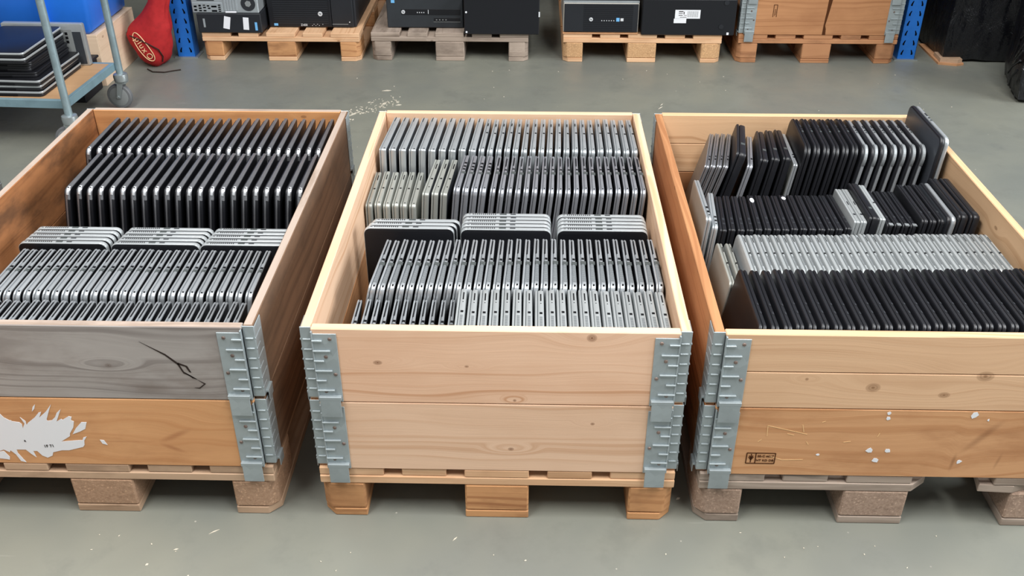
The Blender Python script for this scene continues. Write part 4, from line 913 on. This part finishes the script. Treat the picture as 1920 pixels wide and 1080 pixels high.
# red drawstring bag leaning on the upright
t = thing('red_bag', 'red fabric bag with oval cream print beside the left blue upright', 'bag', (-1.836, 3.118, 0))
b = MB(REDBAG); bm = b.bm; rng = random.Random(3); nz, na = 22, 36; rings = []
prof = [(0.0, .026, .045), (.012, .05, .065), (.05, .079, .08), (.10, .098, .086), (.15, .110, .082), (.19, .108, .072), (.22, .088, .06), (.26, .066, .05), (.30, .052, .042), (.36, .044, .036), (.42, .042, .03), (.50, .04, .02)]
def bag_lean(z): return 0.004 - 0.10 * min(z, 0.16) * 0.9 + max(0.0, min(z, 0.32) - 0.16) * 0.48 + max(0.0, z - 0.32) * 0.1
for k in range(nz + 1):
    z = 0.50 * k / nz
    for (z0, a0, c0), (z1, a1, c1) in zip(prof, prof[1:]):
        if z0 <= z <= z1 + 1e-9:
            f = (z - z0) / (z1 - z0); a = a0 + (a1 - a0) * f; c = c0 + (c1 - c0) * f; break
    lean = bag_lean(z)
    rings.append([bm.verts.new((lean + (a + .005 * math.sin(5 * q / na * 6.283 + z * 22) + .003 * math.sin(9 * q / na * 6.283 - z * 40)) * math.cos(q / na * 6.283), .01 + (c + .003 * math.sin(4 * q / na * 6.283 + z * 30)) * math.sin(q / na * 6.283), z + 0.002)) for q in range(na)])
for A, B in zip(rings, rings[1:]):
    for q in range(na): b.face([A[q], A[(q + 1) % na], B[(q + 1) % na], B[q]])
b.face(rings[0][::-1]); b.face(rings[-1])
bagbody = b.obj('body', t, smooth=70)
# oval print + word, laid on the bag's near face
em = MB(CREAM); prev = []
def bag_y(x, z):
    for (z0, a0, c0), (z1, a1, c1) in zip(prof, prof[1:]):
        if z0 <= z <= z1: f = (z - z0) / (z1 - z0); a = a0 + (a1 - a0) * f; c = c0 + (c1 - c0) * f; break
    lean = bag_lean(z)
    s = min(0.97, abs(x - lean) / a)
    return .01 - c * math.sqrt(1 - s * s) - 0.0045
cx0, cz0, an = -0.022, 0.112, R(-60)
loop = []
for k in range(49):
    a = 2 * math.pi * k / 48; ex, ez = 0.078 * math.cos(a), 0.027 * math.sin(a)
    ex = math.copysign(abs(ex) ** .8 * .078 ** .2, ex)
    x = cx0 + ex * math.cos(an) - ez * math.sin(an); z = cz0 + ex * math.sin(an) + ez * math.cos(an)
    loop.append((x, bag_y(x, z), z))
em.tube(loop, 0.0022, 6); em.obj('oval_print', bagbody)
for (ch, off) in (('p', -0.045), ('l', -0.027), ('u', -0.009), ('x', 0.015)):
    x, z = cx0 + off * math.cos(an), cz0 + off * math.sin(an)
    lettering(ch, 0.042, CREAM, bagbody, (x, bag_y(x, z) - 0.001, z), (R(90), -an, 0))
ring = []
for k in range(17):
    a = 2 * math.pi * k / 16; x = cx0 + 0.050 * math.cos(an) + .013 * math.cos(a); z = cz0 + 0.050 * math.sin(an) + .013 * math.sin(a); ring.append((x, bag_y(x, z), z))
MB(CREAM).tube(ring, 0.002, 6).obj('round_print', bagbody)
pts = [(-0.085, bag_y(-0.07, .17), 0.165), (-0.04, bag_y(-0.04, .155) - .002, 0.155), (0.01, bag_y(0.01, .13) - .002, 0.130), (0.05, bag_y(0.05, .1) - .002, 0.100), (0.06, bag_y(0.06, .06) - .002, 0.060), (0.05, bag_y(.05, .03) - .003, 0.030)]
MB(INK).tube(pts, 0.003, 8).obj('drawstring', t)
MB(INK).tube([(-0.02, -0.08, 0.004), (0.02, -0.12, 0.004), (0.08, -0.125, 0.004), (0.12, -0.10, 0.004), (0.15, -0.085, 0.004)], 0.003, 8).obj('drawstring', t)
# ------------------------------------------------------------------ floor debris
rng = random.Random(5)
b = MB(CHIPW)
def chip(x, y, l, w, a):
    c, s = math.cos(a), math.sin(a)
    P = [(-l, -w * .4), (l * .2, -w), (l, 0.0), (l * .1, w)]
    b.prism([(x + c * p - s * q, y + s * p + c * q) for p, q in P], 0.0002, 0.0016)
chip(-0.64, -0.06, 0.013, .0016, R(35)); chip(-0.71, -0.115, .006, .002, .3); chip(-0.76, -0.16, .004, .003, .6); chip(-0.69, -0.23, .006, .0025, -.7); chip(-0.09, -0.07, .008, .0016, R(50)); chip(0.37, -0.22, .009, .003, -1.0)
chip(0.07, -0.13, .003, .002, 0.2); chip(-0.66, -0.19, .003, .002, 1); chip(0.43, 0.07, .006, .003, .4)
for k in range(46):
    x, y = rng.uniform(-1.3, 1.4), rng.uniform(-0.32, -0.03); chip(x, y, rng.uniform(.0012, .003), rng.uniform(.0008, .0016), rng.uniform(0, 6))
for k in range(70):
    x, y = rng.uniform(-1.0, 2.0), rng.uniform(1.5, 3.1); chip(x, y, rng.uniform(.002, .005), rng.uniform(.001, .003), rng.uniform(0, 6))
for k in range(90):
    f = rng.random(); x, y = -0.74 + f * .17 + rng.gauss(0, .025), 2.44 + f * .22 + rng.gauss(0, .035); chip(x, y, rng.uniform(.002, .009), rng.uniform(.001, .005), rng.uniform(0, 6))
chip(-0.619, 2.772, .022, .007, .1); chip(-0.61, 2.60, .014, .010, .6); chip(-0.54, 2.588, .014, .007, .2); chip(-0.73, 2.47, .03, .006, .9); chip(0.66, 2.58, .02, .0025, .9); chip(0.67, 2.62, .014, .002, 1.0)
tag(b.obj('wood_debris', smooth=0), 'pale wood chips and splinters scattered over the concrete floor', 'debris', kind='stuff')

# ------------------------------------------------------------------ camera
F, CX, CY, CZ, PITCH, YAW, ROLL = 1815.87, 0.0713, -1.6255, 1.6383, 0.556474, -0.020995, 0.001013
cam = bpy.data.cameras.new('camera'); co = bpy.data.objects.new('camera', cam); COL.objects.link(co)
cam.sensor_fit = 'HORIZONTAL'; cam.sensor_width = 36.0; cam.lens = F / 1920 * 36.0; cam.clip_start = 0.05
cp, sp, cy, sy = math.cos(PITCH), math.sin(PITCH), math.cos(YAW), math.sin(YAW)
fwd = Vector((sy * cp, cy * cp, -sp)); rt = Vector((cy, -sy, 0)); up = rt.cross(fwd)
cr, sr = math.cos(ROLL), math.sin(ROLL)
r2 = rt * cr + up * sr; u2 = -rt * sr + up * cr
M = Matrix((r2, u2, -fwd)).transposed().to_4x4(); M.translation = Vector((CX, CY, CZ)); co.matrix_world = M
scene.camera = co

# ------------------------------------------------------------------ light
def area(name, loc, target, sx, sy_, power, col=(1, 1, 1)):
    l = bpy.data.lights.new(name, 'AREA'); l.shape = 'RECTANGLE'; l.size = sx; l.size_y = sy_; l.energy = power; l.color = col
    o = bpy.data.objects.new(name, l); COL.objects.link(o); o.location = loc
    d = Vector(target) - Vector(loc); o.rotation_euler = d.to_track_quat('-Z', 'Y').to_euler(); return o
for x, y, p in ((-1.6, -1.35, 165), (1.6, -1.35, 165), (-1.6, 0.9, 60), (1.6, 0.9, 60)):
    area('ceiling_light', (x, y, 4.6), (x, y, 0), 0.9, 2.4, p, (1.0, 0.985, 0.97))
area('gate_daylight', (6.0, 0.2, 2.6), (0, 1.0, 0.4), 4.0, 3.0, 360, (0.92, 0.96, 1.0))
w = bpy.data.worlds.new('World'); scene.world = w; w.use_nodes = True
bg = w.node_tree.nodes['Background']; bg.inputs[0].default_value = (0.93, 0.97, 1.0, 1); bg.inputs[1].default_value = 0.28
scene.view_settings.view_transform = 'Standard'; scene.view_settings.look = 'None'
scene.view_settings.gamma = 1.0; scene.view_settings.exposure = 0.22
scene.view_settings.use_curve_mapping = False
